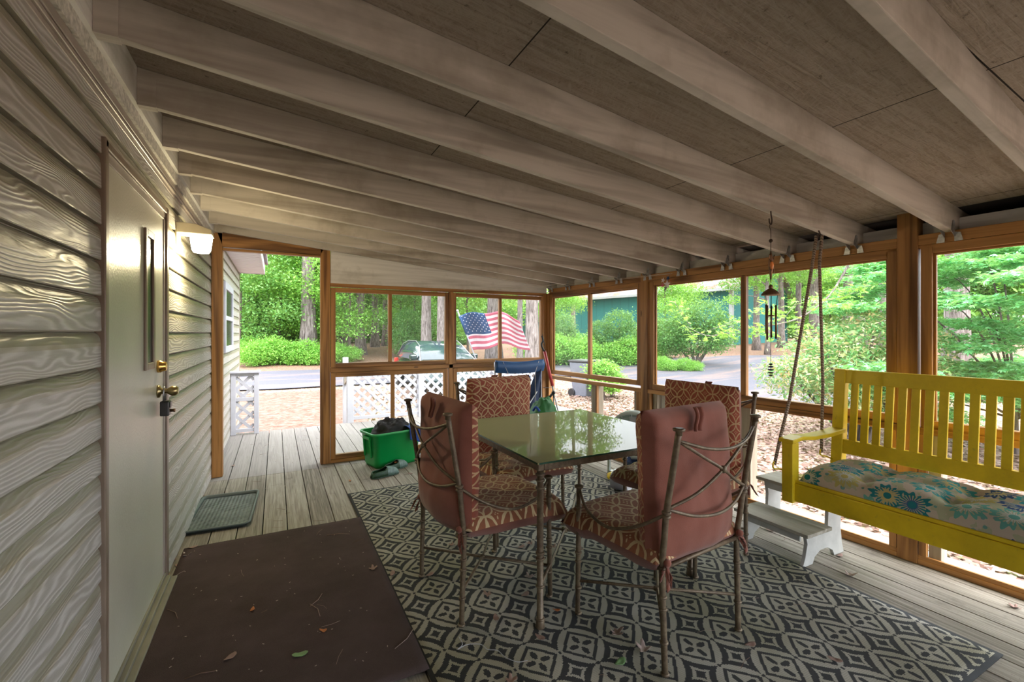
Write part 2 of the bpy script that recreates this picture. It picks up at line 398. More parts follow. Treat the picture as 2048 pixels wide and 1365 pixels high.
M['table_glass']=pane_mat('table_glass',0.58,(0.62,0.76,0.62),1.42,(0.60,0.63,0.37))
M['glass_edge']=simple('green_glass_edge',(0.03,0.09,0.06),0.1)
# lamp jar
t=NT('glowing_frosted_jar'); e=t.t.nodes.new('ShaderNodeEmission'); e.inputs[0].default_value=(1.0,0.93,0.68,1); e.inputs[1].default_value=5.0; t.link(e.outputs[0],t.out.inputs[0]); M['jar']=t.mat
M['lamp_body']=simple('cream_lamp_body',(0.62,0.56,0.40),0.5)
# leaves
def leaf_mat(name, cols, transl=0.45, rough=0.5):
    t=NT(name); g=t.t.nodes.new('ShaderNodeNewGeometry'); 
    n=t.noise(scale=0.9,detail=2)
    f=X(t,g.outputs['Random Per Island'])*0.65+n*0.35
    c=t.ramp(f,[(0.12+0.76*i/(len(cols)-1),q) for i,q in enumerate(cols)])
    p=t.principled(c,rough,0,None,0.35)
    tr=t.t.nodes.new('ShaderNodeBsdfTranslucent'); t.link(t.mix(0.5,c,(0.45,0.6,0.08)),tr.inputs[0])
    m=t.t.nodes.new('ShaderNodeMixShader'); m.inputs[0].default_value=transl; t.link(p.outputs[0],m.inputs[1]); t.link(tr.outputs[0],m.inputs[2]); t.link(m.outputs[0],t.out.inputs[0])
    return t.mat
M['leaf_bright']=leaf_mat('spring_leaves',[(0.08,0.24,0.04),(0.20,0.50,0.08),(0.42,0.72,0.20)])
M['leaf_mid']=leaf_mat('forest_leaves',[(0.06,0.18,0.05),(0.17,0.42,0.11),(0.36,0.62,0.26)])
M['leaf_dark']=leaf_mat('evergreen_leaves',[(0.03,0.11,0.03),(0.09,0.27,0.07),(0.26,0.48,0.15)],0.3)
M['leaf_maple']=leaf_mat('maple_leaves',[(0.06,0.32,0.10),(0.16,0.58,0.22),(0.45,0.82,0.50)],0.4)
M['leaf_shrub']=leaf_mat('shrub_leaves',[(0.05,0.20,0.06),(0.15,0.40,0.14),(0.50,0.55,0.30),(0.62,0.30,0.18)],0.3)
M['leaf_brown']=leaf_mat('dry_brown_leaves',[(0.13,0.065,0.05),(0.26,0.165,0.14),(0.40,0.31,0.285)],0.1,0.8)
M['leaf_grey']=leaf_mat('dry_grey_leaves',[(0.30,0.22,0.20),(0.42,0.34,0.31)],0.1,0.8)
M['leaf_orange']=simple('dry_orange_leaf',(0.42,0.15,0.05),0.8)
M['leaf_green1']=simple('fallen_green_leaf',(0.16,0.30,0.12),0.6)
t=NT('tree_bark'); n=t.noise(t.stretch(14,14,2.2),1,5,0.7,0.8); t.principled(t.ramp(n,[(0.35,(0.07,0.055,0.05)),(0.5,(0.19,0.16,0.15)),(0.7,(0.36,0.315,0.305))]),0.9,0,t.bump(n,1.0,0.04),0.2); M['bark']=t.mat
t=NT('dark_tree_bark'); n=t.noise(t.stretch(14,14,2.2),1,5,0.7,0.8); t.principled(t.ramp(n,[(0.35,(0.05,0.04,0.035)),(0.6,(0.15,0.12,0.105))]),0.9,0,t.bump(n,1.0,0.04),0.2); M['bark_dark']=t.mat
# ground
t=NT('leaf_litter_ground'); x,y,z=t.xyz()
v=t.t.nodes.new('ShaderNodeTexVoronoi'); t.link(t.vec(x*1.0,y*1.0,0),v.inputs['Vector']); v.inputs['Scale'].default_value=24; sc_=t.t.nodes.new('ShaderNodeSeparateColor'); t.link(v.outputs['Color'],sc_.inputs[0])
c=t.ramp(X(t,sc_.outputs[0]),[(0.0,(0.13,0.07,0.05)),(0.3,(0.24,0.15,0.115)),(0.6,(0.34,0.24,0.19)),(0.85,(0.46,0.36,0.31)),(1.0,(0.20,0.22,0.10))])
v2=t.noise(scale=0.5,detail=4,rough=0.6); c=t.mix((v2-0.50).max(0)*3.0,c,(0.40,0.27,0.19))
rad=hyp(x,y); c=t.mix((rad.gt(17.0))*0.6,c,(0.24,0.125,0.09))
gr=t.noise(scale=0.9,detail=5,rough=0.7); c=t.mix((gr-0.60).max(0)*4.0,c,(0.20,0.30,0.10))
t.principled(c,0.95,0,t.bump(X(t,v.outputs['Distance']),0.8,0.03),0.15); M['ground']=t.mat
t=NT('asphalt_road'); n=t.noise(scale=60,detail=3); n2=t.noise(t.stretch(0.25,1.6,1),1,4,0.6)
c=t.ramp(n,[(0.35,(0.085,0.085,0.11)),(0.65,(0.14,0.14,0.175))]); c=t.mix((n2-0.47).max(0)*3.6,c,(0.28,0.19,0.16))
t.principled(c,0.9,0,None,0.2); M['asphalt']=t.mat
t=NT('pine_straw_path'); x,y,z=t.xyz(); n=t.noise(t.vec(x*6,y*11,0),1,6,0.8,0.9); t.principled(t.ramp(n,[(0.32,(0.075,0.03,0.02)),(0.5,(0.19,0.11,0.085)),(0.68,(0.27,0.215,0.20))]),0.95,0,None,0.15); M['straw']=t.mat
M['teal']=None
t=NT('teal_board_siding'); x,y,z=t.xyz(); g=((x+y*0.0)*5).fract().lt(0.1); t.principled(t.mix(g*0.4,(0.035,0.20,0.21),(0.02,0.10,0.11)),0.7,0,None,0.3); M['teal']=t.mat
t=NT('shingle_roof'); n=t.noise(scale=1.2,detail=5,rough=0.7); t.principled(t.ramp(n,[(0.45,(0.26,0.26,0.29)),(0.60,(0.30,0.13,0.09))]),0.9); M['roof']=t.mat
M['car_paint']=simple('dark_teal_car_paint',(0.01,0.028,0.03),0.12,0.3,spec=0.8)
M['car_glass']=simple('car_glass',(0.02,0.04,0.05),0.03,0.0,spec=1.0)
M['bin_green']=simple('green_plastic_tote',(0.005,0.30,0.065),0.35,var=0.06)
M['tray']=None
t=NT('charcoal_rubber_tray'); x,y,z=t.xyz(); a=((x+y)*130).sin(); b=((x-y)*130).sin(); n=t.noise(scale=9,detail=4)
t.principled(t.ramp(n,[(0.3,(0.075,0.095,0.09)),(0.7,(0.16,0.19,0.175))]),0.55,0,t.bump(a*b,0.9,0.006),0.4); M['tray']=t.mat
M['tray_rim']=simple('charcoal_tray_rim',(0.07,0.09,0.085),0.5)
M['cloth_black']=simple('black_cloth',(0.022,0.022,0.024),0.85,bump=0.3,bscale=25)
M['cloth_blue']=simple('blue_cloth',(0.01,0.06,0.30),0.7,bump=0.3,bscale=25)
M['navy']=simple('navy_nylon',(0.004,0.055,0.17),0.5,bump=0.1)
M['navy_dark']=simple('dark_navy_nylon',(0.010,0.03,0.085),0.6,bump=0.1)
M['bag_green']=simple('green_nylon_bag',(0.02,0.13,0.03),0.55,bump=0.4,bscale=12)
M['red_handle']=simple('red_grip',(0.50,0.055,0.06),0.4)
M['clog_sole']=simple('dark_green_clog',(0.012,0.05,0.02),0.5,var=0.5,vscale=60)
M['clog_toe']=simple('grey_green_clog',(0.10,0.17,0.15),0.4,var=0.3,vscale=50)
M['trash']=simple('grey_trash_can',(0.13,0.14,0.17),0.5)
M['rope']=None
t=NT('twisted_rope'); x,y,z=t.xyz(); w=(z*420+x*300).sin(); t.principled(t.mix(w*0.5+0.5,(0.22,0.16,0.12),(0.44,0.35,0.27)),0.9,0,t.bump(w,0.8,0.003),0.2); M['rope']=t.mat
M['fan_white']=simple('pale_green_plastic',(0.38,0.44,0.40),0.4)
M['grey_can']=simple('grey_enamel',(0.22,0.22,0.24),0.35)
M['copper']=simple('aged_copper',(0.20,0.11,0.06),0.45,0.7,var=0.4,vscale=30)
M['orange_glass']=simple('orange_glass',(0.85,0.28,0.08),0.2)
M['string']=simple('pale_string',(0.6,0.55,0.48),0.8)
M['flag_red']=simple('flag_red',(0.60,0.14,0.22),0.8); M['flag_white']=simple('flag_white',(0.80,0.74,0.80),0.8)
M['flag_blue']=simple('flag_blue',(0.015,0.06,0.17),0.8)
M['red_light']=simple('red_tail_light',(0.6,0.03,0.02),0.2)
M['eave_shade']=simple('eave_shade_board',(0.035,0.03,0.025),0.9)  # near-black: shade of the eave void put into the board colour
M['house_white']=simple('pale_house_wall',(0.72,0.72,0.74),0.7)
M['stone']=simple('pale_concrete',(0.5,0.48,0.46),0.9,var=0.2,bump=0.3)
# ================================================================ PORCH SHELL
YE=4.84; SK=math.atan(0.0506)
def jz(x): return 2.205-0.0967*(x-0.03)          # underside of the joists
# floor -----------------------------------------------------------
fl=MB(); rng=random.Random(3)
k=-2
while True:
    x0=0.163+0.1475*k+0.003; x1=x0+0.1415
    if x0>3.93: break
    if x1>-0.02:
        fl.box(max(x0,-0.02),x1,-2.6,4.722,-0.03,-rng.uniform(0,0.0015))
    k+=1
k=-2
while True:
    x0=0.163+0.1475*k+0.003; x1=x0+0.1415
    if x0>4.9: break
    if x1>-0.02: fl.box(max(x0,-0.02),x1,4.727,6.86+0.035*x0,-0.03,-rng.uniform(0,0.0015))
    k+=1
floor=fl.build('floor',M['deck'],fix=False,bevel=0.0025); tag(floor,kind='structure')
fj=MB(); fj.box(-0.02,4.95,6.84,6.88,-0.32,-0.035); fj.box(-0.02,0.02,-2.6,6.86,-0.32,-0.04)
for yy in [-2.2+0.6*i for i in range(15)]: fj.box(-0.02,3.95,yy,yy+0.04,-0.2,-0.032)
fj.build('floor_joists',M['post_old'],floor)
st=MB(); st.box(0.34,1.42,6.93,7.22,-0.17,-0.13); st.box(0.34,0.38,6.95,7.2,-0.4,-0.17); st.box(1.38,1.42,6.95,7.2,-0.4,-0.17)
step=st.build('deck_step',M['post_old']); tag(step,'grey wooden step board at the far edge of the deck','step')
# ceiling ----------------------------------------------------------
D=0.14
nw=MB(); nw.box(0.0,3.76,-2.62,-2.56,0,0.25); nw.box(0.0,3.76,-2.62,-2.56,1.45,2.30); nw.box(0.0,1.3,-2.62,-2.56,0.25,1.45)  # unseen wall added behind the camera; its opening is shaped to steer the light
tag(nw.build('near_light_block',M['siding']),kind='structure')
c_=MB(); X0,X1,Y0c,Y1c=-0.02,3.80,-2.7,5.05
c_.hexa([(X0,Y0c,jz(X0)+D),(X1,Y0c,jz(X1)+D),(X1,Y1c,jz(X1)+D),(X0,Y1c,jz(X0)+D),(X0,Y0c,jz(X0)+D+.04),(X1,Y0c,jz(X1)+D+.04),(X1,Y1c,jz(X1)+D+.04),(X0,Y1c,jz(X0)+D+.04)])
ceil=c_.build('ceiling',M['osb']); tag(ceil,kind='structure')
RY=[-2.35,-1.9,-1.46,-1.0,-0.6,-0.18,0.24,0.64,1.067,1.511,1.911,2.371,2.798,3.183,3.56,3.975,4.405,4.75]
def hy(ry): return ry-0.13*max(0,min(1.6,(1-(ry-1.9)/2.9)))
for ry in RY:
    h=hy(ry); x0,x1=0.055,4.06; t2=0.019
    ye=ry+(ry-h)/(3.70-x0)*(x1-3.70)
    j=MB(); j.hexa([(x0,h-t2,jz(x0)),(x1,ye-t2,jz(x1)),(x1,ye+t2,jz(x1)),(x0,h+t2,jz(x0)),(x0,h-t2,jz(x0)+D),(x1,ye-t2,jz(x1)+D),(x1,ye+t2,jz(x1)+D),(x0,h+t2,jz(x0)+D)])
    j.build('joist',M['ceil_wood'],ceil,bevel=0.003)
    hg=MB(); hg.box(0.056,0.115,h-t2-.003,h-t2-.001,jz(0.1)+0.0,jz(0.1)+0.12); hg.box(0.056,0.115,h-t2-.003,h+t2+.003,jz(0.1)-.005,jz(0.1)+.001)
    hg.build('joist_hanger',M['ceil_wood'],ceil)
    if ry>0:
        for sg in (-1,1):
            g=MB(); xw=3.735-0.0506*(ry-1.28)-0.006; zz=jz(xw)
            g.hexa([(xw-.001,ry+sg*0.02,zz-.055),(xw+.001,ry+sg*0.02,zz-.055),(xw+.001,ry+sg*0.055,zz-.055),(xw-.001,ry+sg*0.055,zz-.055),
                    (xw-.001,ry+sg*0.019,zz-.004),(xw+.001,ry+sg*0.019,zz-.004),(xw+.001,ry+sg*0.045,zz-.01),(xw-.001,ry+sg*0.045,zz-.01)])
            g.hexa([(xw-.045,ry+sg*0.020,zz-.004),(xw,ry+sg*0.020,zz-.03),(xw,ry+sg*0.0225,zz-.03),(xw-.045,ry+sg*0.0225,zz-.004),
                    (xw-.02,ry+sg*0.020,zz+.055),(xw,ry+sg*0.020,zz+.055),(xw,ry+sg*0.0225,zz+.055),(xw-.02,ry+sg*0.0225,zz+.055)])
            g.build('joist_tie',M['galv'],ceil)
MB().box(0.0,0.055,-2.7,5.0,2.20,2.36).build('ledger_board',M['white_wood_y'],ceil)
MB().box(0.0,0.040,-2.7,4.95,2.143,2.20).build('ledger_strip',M['rough_strip'],ceil)
# eave closing boards
lid=MB(); xa,xb=3.80,4.14; lid.hexa([(xa,Y0c,jz(xa)+D),(xb,Y0c,jz(xb)+D),(xb,Y1c,jz(xb)+D),(xa,Y1c,jz(xa)+D),(xa,Y0c,jz(xa)+D+.04),(xb,Y0c,jz(xb)+D+.04),(xb,Y1c,jz(xb)+D+.04),(xa,Y1c,jz(xa)+D+.04)]); lid.build('eave_decking',M['eave_shade'],ceil)
MB().box(4.06,4.10,-2.7,5.05,1.80,1.99).build('fascia_board',M['eave_shade'],ceil)
MB().box(3.86,4.06,-2.7,5.05,1.800,1.810).build('eave_soffit',M['eave_shade'],ceil)
# left wall --------------------------------------------------------
PIT=0.118; ZB=1.309-11*PIT
def course(z0): # dutch lap profile (x, z) from lower lip to top
    P=[(0.006,z0-0.003),(0.023,z0-0.003),(0.0245,z0),(0.023,z0+0.072)]
    for i in range(1,7):
        a=i/6*math.pi/2; P.append((0.023-0.017*(1-math.cos(a)),z0+0.072+0.040*math.sin(a)))
    P.append((0.006,z0+PIT-.004)); return P
def siding_mb(ztop, segs):
    m=MB()
    for (ya,yb,za,zb) in segs:
        prof=[]
        zz=ZB-PIT
        while zz<zb+PIT:
            prof+=course(zz); zz+=PIT
        P=[p for p in prof if za-1e-6<=p[1]<=zb+1e-6]
        P=[(P[0][0],za)]+P+[(P[-1][0],zb)]
        b=len(m.v)
        for y in (ya,yb):
            for p in P: m.v.append((p[0],y,p[1]))
        n=len(P)
        for i in range(n-1): m.face((b+i,b+n+i,b+n+i+1,b+i+1))
    return m
DY0,DY1,DZ=1.962,2.945,1.935
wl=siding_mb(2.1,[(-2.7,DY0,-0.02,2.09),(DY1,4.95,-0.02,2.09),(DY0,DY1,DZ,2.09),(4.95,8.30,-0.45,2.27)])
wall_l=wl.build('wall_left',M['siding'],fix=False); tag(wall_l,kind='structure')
bk=MB(); bk.box(-0.15,0.001,-2.7,DY0,-0.4,2.5); bk.box(-0.15,0.004,DY1,8.30,-0.45,2.5); bk.box(-0.15,0.004,DY0,DY1,DZ,2.5); bk.box(-0.15,0.004,DY0,DY1,-0.4,0.0)
bk.build('sheathing',M['trim_brown'],wall_l)
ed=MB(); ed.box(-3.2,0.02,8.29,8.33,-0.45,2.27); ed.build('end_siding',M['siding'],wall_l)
cp=MB(); cp.box(-0.01,0.03,8.27,8.345,-0.45,2.27); cp.build('corner_trim',M['trim_vinyl'],wall_l)
tr=MB(); tr.box(0.004,0.030,-2.7,4.95,2.112,2.143); tr.box(0.004,0.022,-2.7,4.95,2.098,2.112); tr.box(0.004,0.034,-2.7,4.95,2.085,2.098); tr.box(0.004,0.026,-2.7,4.95,2.068,2.085)
tr.build('top_channel',M['trim_vinyl'],wall_l,bevel=0.003)
bs=MB(); bs.box(0.004,0.024,DY1+.04,4.84,0.0,0.018); bs.build('base_strip',M['trim_vinyl'],wall_l)
sf=MB(); sf.box(0.0,0.375,4.95,8.35,2.262,2.275); sf.box(0.36,0.378,4.95,8.35,2.25,2.40); 
for i in range(23): sf.box(0.0,0.36,4.97+i*0.147,4.976+i*0.147,2.2600,2.2625)
sf.box(0.0,0.378,8.335,8.35,2.25,2.42)
sfo=sf.build('eave_soffit_and_fascia',M['vinyl_white'],wall_l)
hr=MB(); hr.hexa([(-3.2,4.95,3.35),(0.42,4.95,2.41),(0.42,8.4,2.41),(-3.2,8.4,3.35),(-3.2,4.95,3.42),(0.42,4.95,2.47),(0.42,8.4,2.47),(-3.2,8.4,3.42)]); hr.build('house_roof',M['roof'],wall_l)
# house window outside
w6=empty('window_6',(0,6.44,0)); tag(w6,kind='structure')
m=MB()
for (a,b,c,d) in ((5.90,6.95,1.80,1.88),(5.90,6.95,1.08,1.15),(5.90,5.98,1.15,1.80),(6.87,6.95,1.15,1.80),(5.98,6.87,1.45,1.50)): m.box(0.015,0.045,a,b,c,d)
m.build('window_frame',M['white_paint'],w6,(0,6.44,0),bevel=0.003)
MB().box(0.02,0.03,5.97,6.88,1.14,1.81).build('pane',M['dark_glass'],w6,(0,6.44,0))
# door --------------------------------------------------------------
door=empty('door_1',(0.0,2.44,0)); tag(door,kind='structure'); O=(0.0,2.44,0)
m=MB(); m.box(0.0,0.036,DY0-.004,DY0+.026,0.0,1.955); m.box(0.0,0.036,DY1-.030,DY1+.012,0.0,1.955); m.box(0.0,0.036,DY0,DY1,DZ-.012,DZ+.015)
m.build('door_casing',M['trim_brown'],door,O,bevel=0.004)
m=MB(); m.box(-0.03,0.028,DY0+.026,DY0+.062,0.05,1.90); m.box(-0.03,0.028,DY1-.062,DY1-.030,0.05,1.90); m.box(-0.03,0.028,DY0+.026,DY1-.03,1.885,1.922)
m.build('door_jamb',M['trim_vinyl'],door,O,bevel=0.002)
m=MB(); m.box(-0.03,0.024,DY0+.064,DY1-.064,0.052,1.884); m.build('door_panel',M['door'],door,O)
m=MB(); a,b,c,d=2.498,2.668,1.135,1.765
m.box(0.024,0.034,a,a+.03,c,d); m.box(0.024,0.034,b-.03,b,c,d); m.box(0.024,0.034,a+.03,b-.03,d-.03,d); m.box(0.024,0.034,a+.03,b-.03,c,c+.03)
m.build('lite_frame',M['trim_brown'],door,O,bevel=0.003)
MB().box(0.0242,0.0265,a+.03,b-.03,c+.03,d-.03).build('lite_glass',M['dark_glass'],door,O)
m=MB(); m.box(-0.03,0.075,DY0+.0,DY1,0.0,0.02); m.box(-0.03,0.05,DY0+.02,DY1-.02,0.02,0.038); m.box(0.018,0.032,DY0+.03,DY1-.03,0.038,0.058)
m.build('threshold',M['alu'],door,O,bevel=0.003)
RX=Matrix.Rotation(math.pi/2,3,'Y')
MB().lathe([(0.030,0),(0.030,0.012),(0.024,0.02),(0.022,0.034),(0.014,0.036)],(0.024,2.765,1.137),20,0,RX).build('deadbolt',M['brass'],door,O)
MB().lathe([(0.032,0),(0.031,0.008),(0.014,0.016),(0.011,0.036),(0.016,0.042),(0.024,0.055),(0.024,0.072),(0.016,0.082),(0.005,0.084)],(0.024,2.765,1.015),20,0,RX).build('door_knob',M['aged_brass'],door,O)
m=MB(); m.box(-0.15,-0.1,DY0,DY1,0,DZ); m.build('backing',M['trim_brown'],door,O)
# lockbox
lb=empty('key_lockbox',(0.055,2.765,0.90)); tag(lb,'black key lockbox hanging from the brass knob of the house door','lockbox'); O=(0.055,2.765,0.90)
MB().box(0.036,0.074,2.735,2.792,0.895,0.968).build('body',M['black_plastic'],lb,O,bevel=0.006)
MB().tube([(0.05,2.745,0.968),(0.05,2.745,1.01),(0.05,2.752,1.03),(0.05,2.765,1.037),(0.05,2.778,1.03),(0.05,2.785,1.01),(0.05,2.785,0.968)],0.0035,8).build('shackle',M['chrome'],lb,O)
m=MB(); m.lathe([(0.007,0),(0.007,0.012),(0.009,0.014),(0.008,0.02)],(0.074,2.765,0.918),12,0,RX); m.build('dial',M['copper'],lb,O)
m=MB(); m.box(0.074,0.078,2.745,2.785,0.935,0.963); m.build('dial_cover',M['black_plastic'],lb,O,bevel=0.001)
# lamp --------------------------------------------------------------
O=(0.02,3.27,1.80); lp=empty('wall_lamp',O); tag(lp,'lit cream outdoor wall lamp with a glass jar shade beside the house door','lamp')
m=MB(); m.box(0.018,0.030,3.21,3.33,1.80,1.925)
m.prism([(0.02,1.945),(0.12,1.942),(0.195,1.915),(0.20,1.885),(0.03,1.885)],'y',3.205,3.335); m.lathe([(0.056,0),(0.058,0.012),(0.04,0.03),(0.01,0.034)],(0.14,3.27,1.885),24)
m.build('lamp_body',M['lamp_body'],lp,O,bevel=0.004)
m=MB(); m.lathe([(0.01,-0.105),(0.040,-0.102),(0.049,-0.085),(0.056,-0.03),(0.058,0.0)],(0.14,3.27,1.885),24); m.build('glass_shade',M['jar'],lp,O)
ld=bpy.data.lights.new('lamp_bulb','POINT'); ld.energy=13.0; ld.color=(1.0,0.83,0.50); ld.shadow_soft_size=0.05
lo=bpy.data.objects.new('lamp_bulb',ld); COL.objects.link(lo); lo.location=(0.14,3.27,1.762); 
# ---------------------------------------------------------- RIGHT WALL (slightly skewed)
WO=(3.735,1.28,0); wr_=empty('wall_right',WO,SK); tag(wr_,kind='structure')
def wb_(name,x0,x1,y0,y1,z0,z1,mat,par=None,bev=0.003):   # y given in world along-wall units
    m=MB(); m.box(x0,x1,y0-1.28,y1-1.28,z0,z1); return m.build(name,M[mat],par or wr_,bevel=bev)
for (a,b,zt) in ((1.203,1.296,1.99),(3.190,3.275,1.87),(4.80,4.90,1.80),(-0.75,-0.66,1.98),(-2.6,-2.51,1.98)):
    wb_('post',-0.002,0.09,a,b,0,zt,'brown_z')
segs=[(-2.51,-0.75),(-0.66,1.203),(1.296,3.190),(3.275,4.80)]
for a,b in segs:
    wb_('header_beam',0.004,0.045,a,b,1.795,1.852,'brown_y'); wb_('header_lower',0.010,0.09,a,b,1.778,1.793,'brown_y',bev=0.001)
    wb_('white_fascia',0.075,0.10,a-.04,b+.04,1.80,1.928,'white_wood_y')
    wb_('mid_rail',0.0,0.085,a,b,0.735,0.772,'brown_y')
    wb_('sill_plate',0.0,0.09,a,b,0.0,0.030,'brown_y'); wb_('sill_stop',0.006,0.022,a,b,0.030,0.052,'brown_y',bev=0.001)
    wb_('sill_ledge',0.05,0.16,a-.05,b+.05,-0.03,0.034,'white_wood_y')
# lower studs
for a,b in ((1.300,1.335),(1.165,1.200)): wb_('lower_stud',0.0,0.03,a,b,0.052,0.735,'brown_z')
for a,b in ((1.11,1.165),(3.93,4.03),(2.20,2.29),(3.335,3.39),(3.10,3.15)): wb_('lower_stud',0.03,0.12,a,b,0.0,0.735,'post_old')
for a,b in ((3.278,3.335),(3.152,3.188)): wb_('lower_stud',0.0,0.04,a,b,0.052,0.735,'brown_z')
wb_('lower_stud',0.0,0.03,3.905,3.928,0.052,0.735,'brown_z')
wb_('rim_board',0.0,0.04,-2.7,4.95,-0.32,-0.035,'post_old')
wb_('white_low_trim',0.085,0.105,3.0,3.35,0.0,0.735,'white_wood_z')
def win_r(name,ya,yb,za,zb,mulls):
    w=empty(name,WO,SK); tag(w,kind='structure'); fw=0.05
    def bx(nm,x0,x1,y0,y1,z0,z1,mat='brown_z'): 
        m=MB(); m.box(x0,x1,y0-1.28,y1-1.28,z0,z1); m.build(nm,M[mat],w,bevel=0.004)
    bx('frame_stile',0.010,0.055,ya-fw,ya,za-fw,zb+fw); bx('frame_stile',0.010,0.055,yb,yb+fw,za-fw,zb+fw)
    bx('frame_rail',0.010,0.055,ya,yb,zb,zb+fw-.012,'brown_y'); bx('frame_rail',0.010,0.055,ya,yb,za-fw,za,'brown_y')
    bx('frame_lip',0.030,0.050,ya,ya+.012,za,zb); bx('frame_lip',0.030,0.050,yb-.012,yb,za,zb); bx('frame_lip',0.03,0.05,ya,yb,zb-.012,zb,'brown_y')
    for mu in mulls: bx('mullion',0.016,0.052,mu-.022,mu+.022,za,zb)
    m=MB(); m.box(0.044,0.046,ya-1.28,yb-1.28,za,zb); m.build('pane',M['pane'],w)
win_r('window_3',3.335,4.744,0.845,1.742,[4.055])
win_r('window_4',1.348,3.128,0.825,1.745,[2.250])
win_r('window_5',-0.60,1.143,0.815,1.745,[0.27])
# ---------------------------------------------------------- FAR WALL
wf=empty('wall_far',(0,YE,0)); tag(wf,kind='structure')
def fb(name,x0,x1,y0,y1,z0,z1,mat,par=None,bev=0.003,poly=None):
    m=MB(); m.box(x0,x1,y0,y1,z0,z1); return m.build(name,M[mat],par or wf,(0,YE,0),bevel=bev)
fb('post',0.024,0.108,YE,YE+.09,0,2.30,'brown_z'); fb('post',0.928,1.018,YE,YE+.09,0,2.235,'brown_z')
fb('post',3.492,3.560,YE,YE+.09,0,1.80,'brown_z')
m=MB(); m.hexa([(0.108,YE,2.085),(0.928,YE,2.075),(0.928,YE+.04,2.075),(0.108,YE+.04,2.085),(0.024,YE,2.33),(1.018,YE,2.235),(1.018,YE+.04,2.235),(0.024,YE+.04,2.33)]); m.build('door_header',M['brown_x'],wf,(0,YE,0),bevel=0.003)
fb('door_header_strip',0.108,0.928,YE-.004,YE+.05,2.052,2.074,'brown_x')
m=MB(); m.prism([(1.020,1.770),(3.56,1.770),(3.56,1.99),(1.022,2.235)],'y',YE+.012,YE+.03); m.build('gable_panel',M['white_wood_x'],wf,(0,YE,0))
fb('top_rail',1.018,3.50,YE-.004,YE+.05,1.766,1.800,'brown_x')
fb('mid_rail',1.018,3.50,YE-.002,YE+.05,0.906,0.952,'brown_x')
fb('centre_stud',2.262,2.312,YE-.002,YE+.06,0,1.766,'brown_z')
fb('bottom_rail',1.018,3.50,YE,YE+.06,0.0,0.032,'brown_x')
def win_f(name,xa,xb,za,zb,mulls,fw=0.045,mb='mullion',mz=None):
    w=empty(name,(0,YE,0)); tag(w,kind='structure')
    def bx(nm,x0,x1,y0,y1,z0,z1,mat='brown_z'): fb(nm,x0,x1,YE+y0,YE+y1,z0,z1,mat,w,0.004)
    bx('frame_stile',xa-fw,xa,0.006,0.05,za-fw,zb+fw); bx('frame_stile',xb,xb+fw,0.006,0.05,za-fw,zb+fw)
    bx('frame_rail',xa,xb,0.006,0.05,zb,zb+fw,'brown_x'); bx('frame_rail',xa,xb,0.006,0.05,za-fw,za,'brown_x')
    for mu in mulls: bx(mb,mu-.019,mu+.019,0.012,0.05,za,zb if mz is None else mz)
    bx('pane',xa,xb,0.042,0.044,za,zb)
    o=[c for c in w.children if c.name.startswith('pane')][0]; o.data.materials[0]=M['pane']; o.modifiers.clear()
win_f('window_1',1.068,2.221,0.998,1.714,[1.611]); win_f('window_2',2.352,3.468,0.998,1.714,[2.913])
win_f('window_7',1.068,2.205,0.080,0.858,[1.640],mb='stick'); win_f('window_8',2.362,3.468,0.080,0.858,[2.913])
# ================================================================ TABLE
def ring(m,c,r,h=0.006): m.lathe([(r-.004,-h),(r,-h*.5),(r,h*.5),(r-.004,h)],c,12)
O=(2.035,2.205,0); tb=empty('patio_table',O); tag(tb,'square glass-topped patio table with dark iron legs amid four cushioned chairs','table')
hx,hy2=0.49,0.52
m=MB(); m.box(-hx-.006,hx+.006,-hy2-.006,hy2+.006,0.731,0.739); gt=m.build('glass_top',M['table_glass'],tb)
m=MB()
for a,b,c,d in ((-hx-.0075,-hx-.006,-hy2,hy2),(hx+.006,hx+.0075,-hy2,hy2),(-hx,hx,-hy2-.0075,-hy2-.006),(-hx,hx,hy2+.006,hy2+.0075)): m.box(a,b,c,d,0.731,0.739)
m.build('glass_edge',M['glass_edge'],tb)
m=MB()
for a,b,c,d in ((-hx,-hx+.03,-hy2,hy2),(hx-.03,hx,-hy2,hy2),(-hx+.03,hx-.03,-hy2,-hy2+.03),(-hx+.03,hx-.03,hy2-.03,hy2)): m.box(a,b,c,d,0.70,0.7305)
m.build('apron_frame',M['iron'],tb,bevel=0.003)
for sx_ in (-1,1):
    for sy_ in (-1,1):
        x,y=sx_*(hx-.022),sy_*(hy2-.022); m=MB()
        m.lathe([(0.020,0),(0.022,0.01),(0.018,0.02),(0.020,0.028),(0.0145,0.036),(0.0145,0.70)],(x,y,0.004),12)
        for zz in (0.045,0.19,0.31,0.335,0.62,0.655,0.68): ring(m,(x,y,zz),0.0205)
        m.build('leg',M['iron'],tb)
for s_ in (1,-1):
    m=MB(); m.tube([(-hx+.03,s_*(-hy2+.03),0.19),(-0.2,s_*-0.21,0.155),(0,0,0.15),(0.2,s_*0.21,0.155),(hx-.03,s_*(hy2-.03),0.19)],0.0075,8)
    m.build('stretcher',M['iron'],tb)
m=MB(); m.lathe([(0.012,-.014),(0.02,-.008),(0.012,-.004),(0.021,0.002),(0.012,.006),(0.019,.011),(0.01,.016)],(0,0,0.15),12); m.build('stretcher_knot',M['iron'],tb)
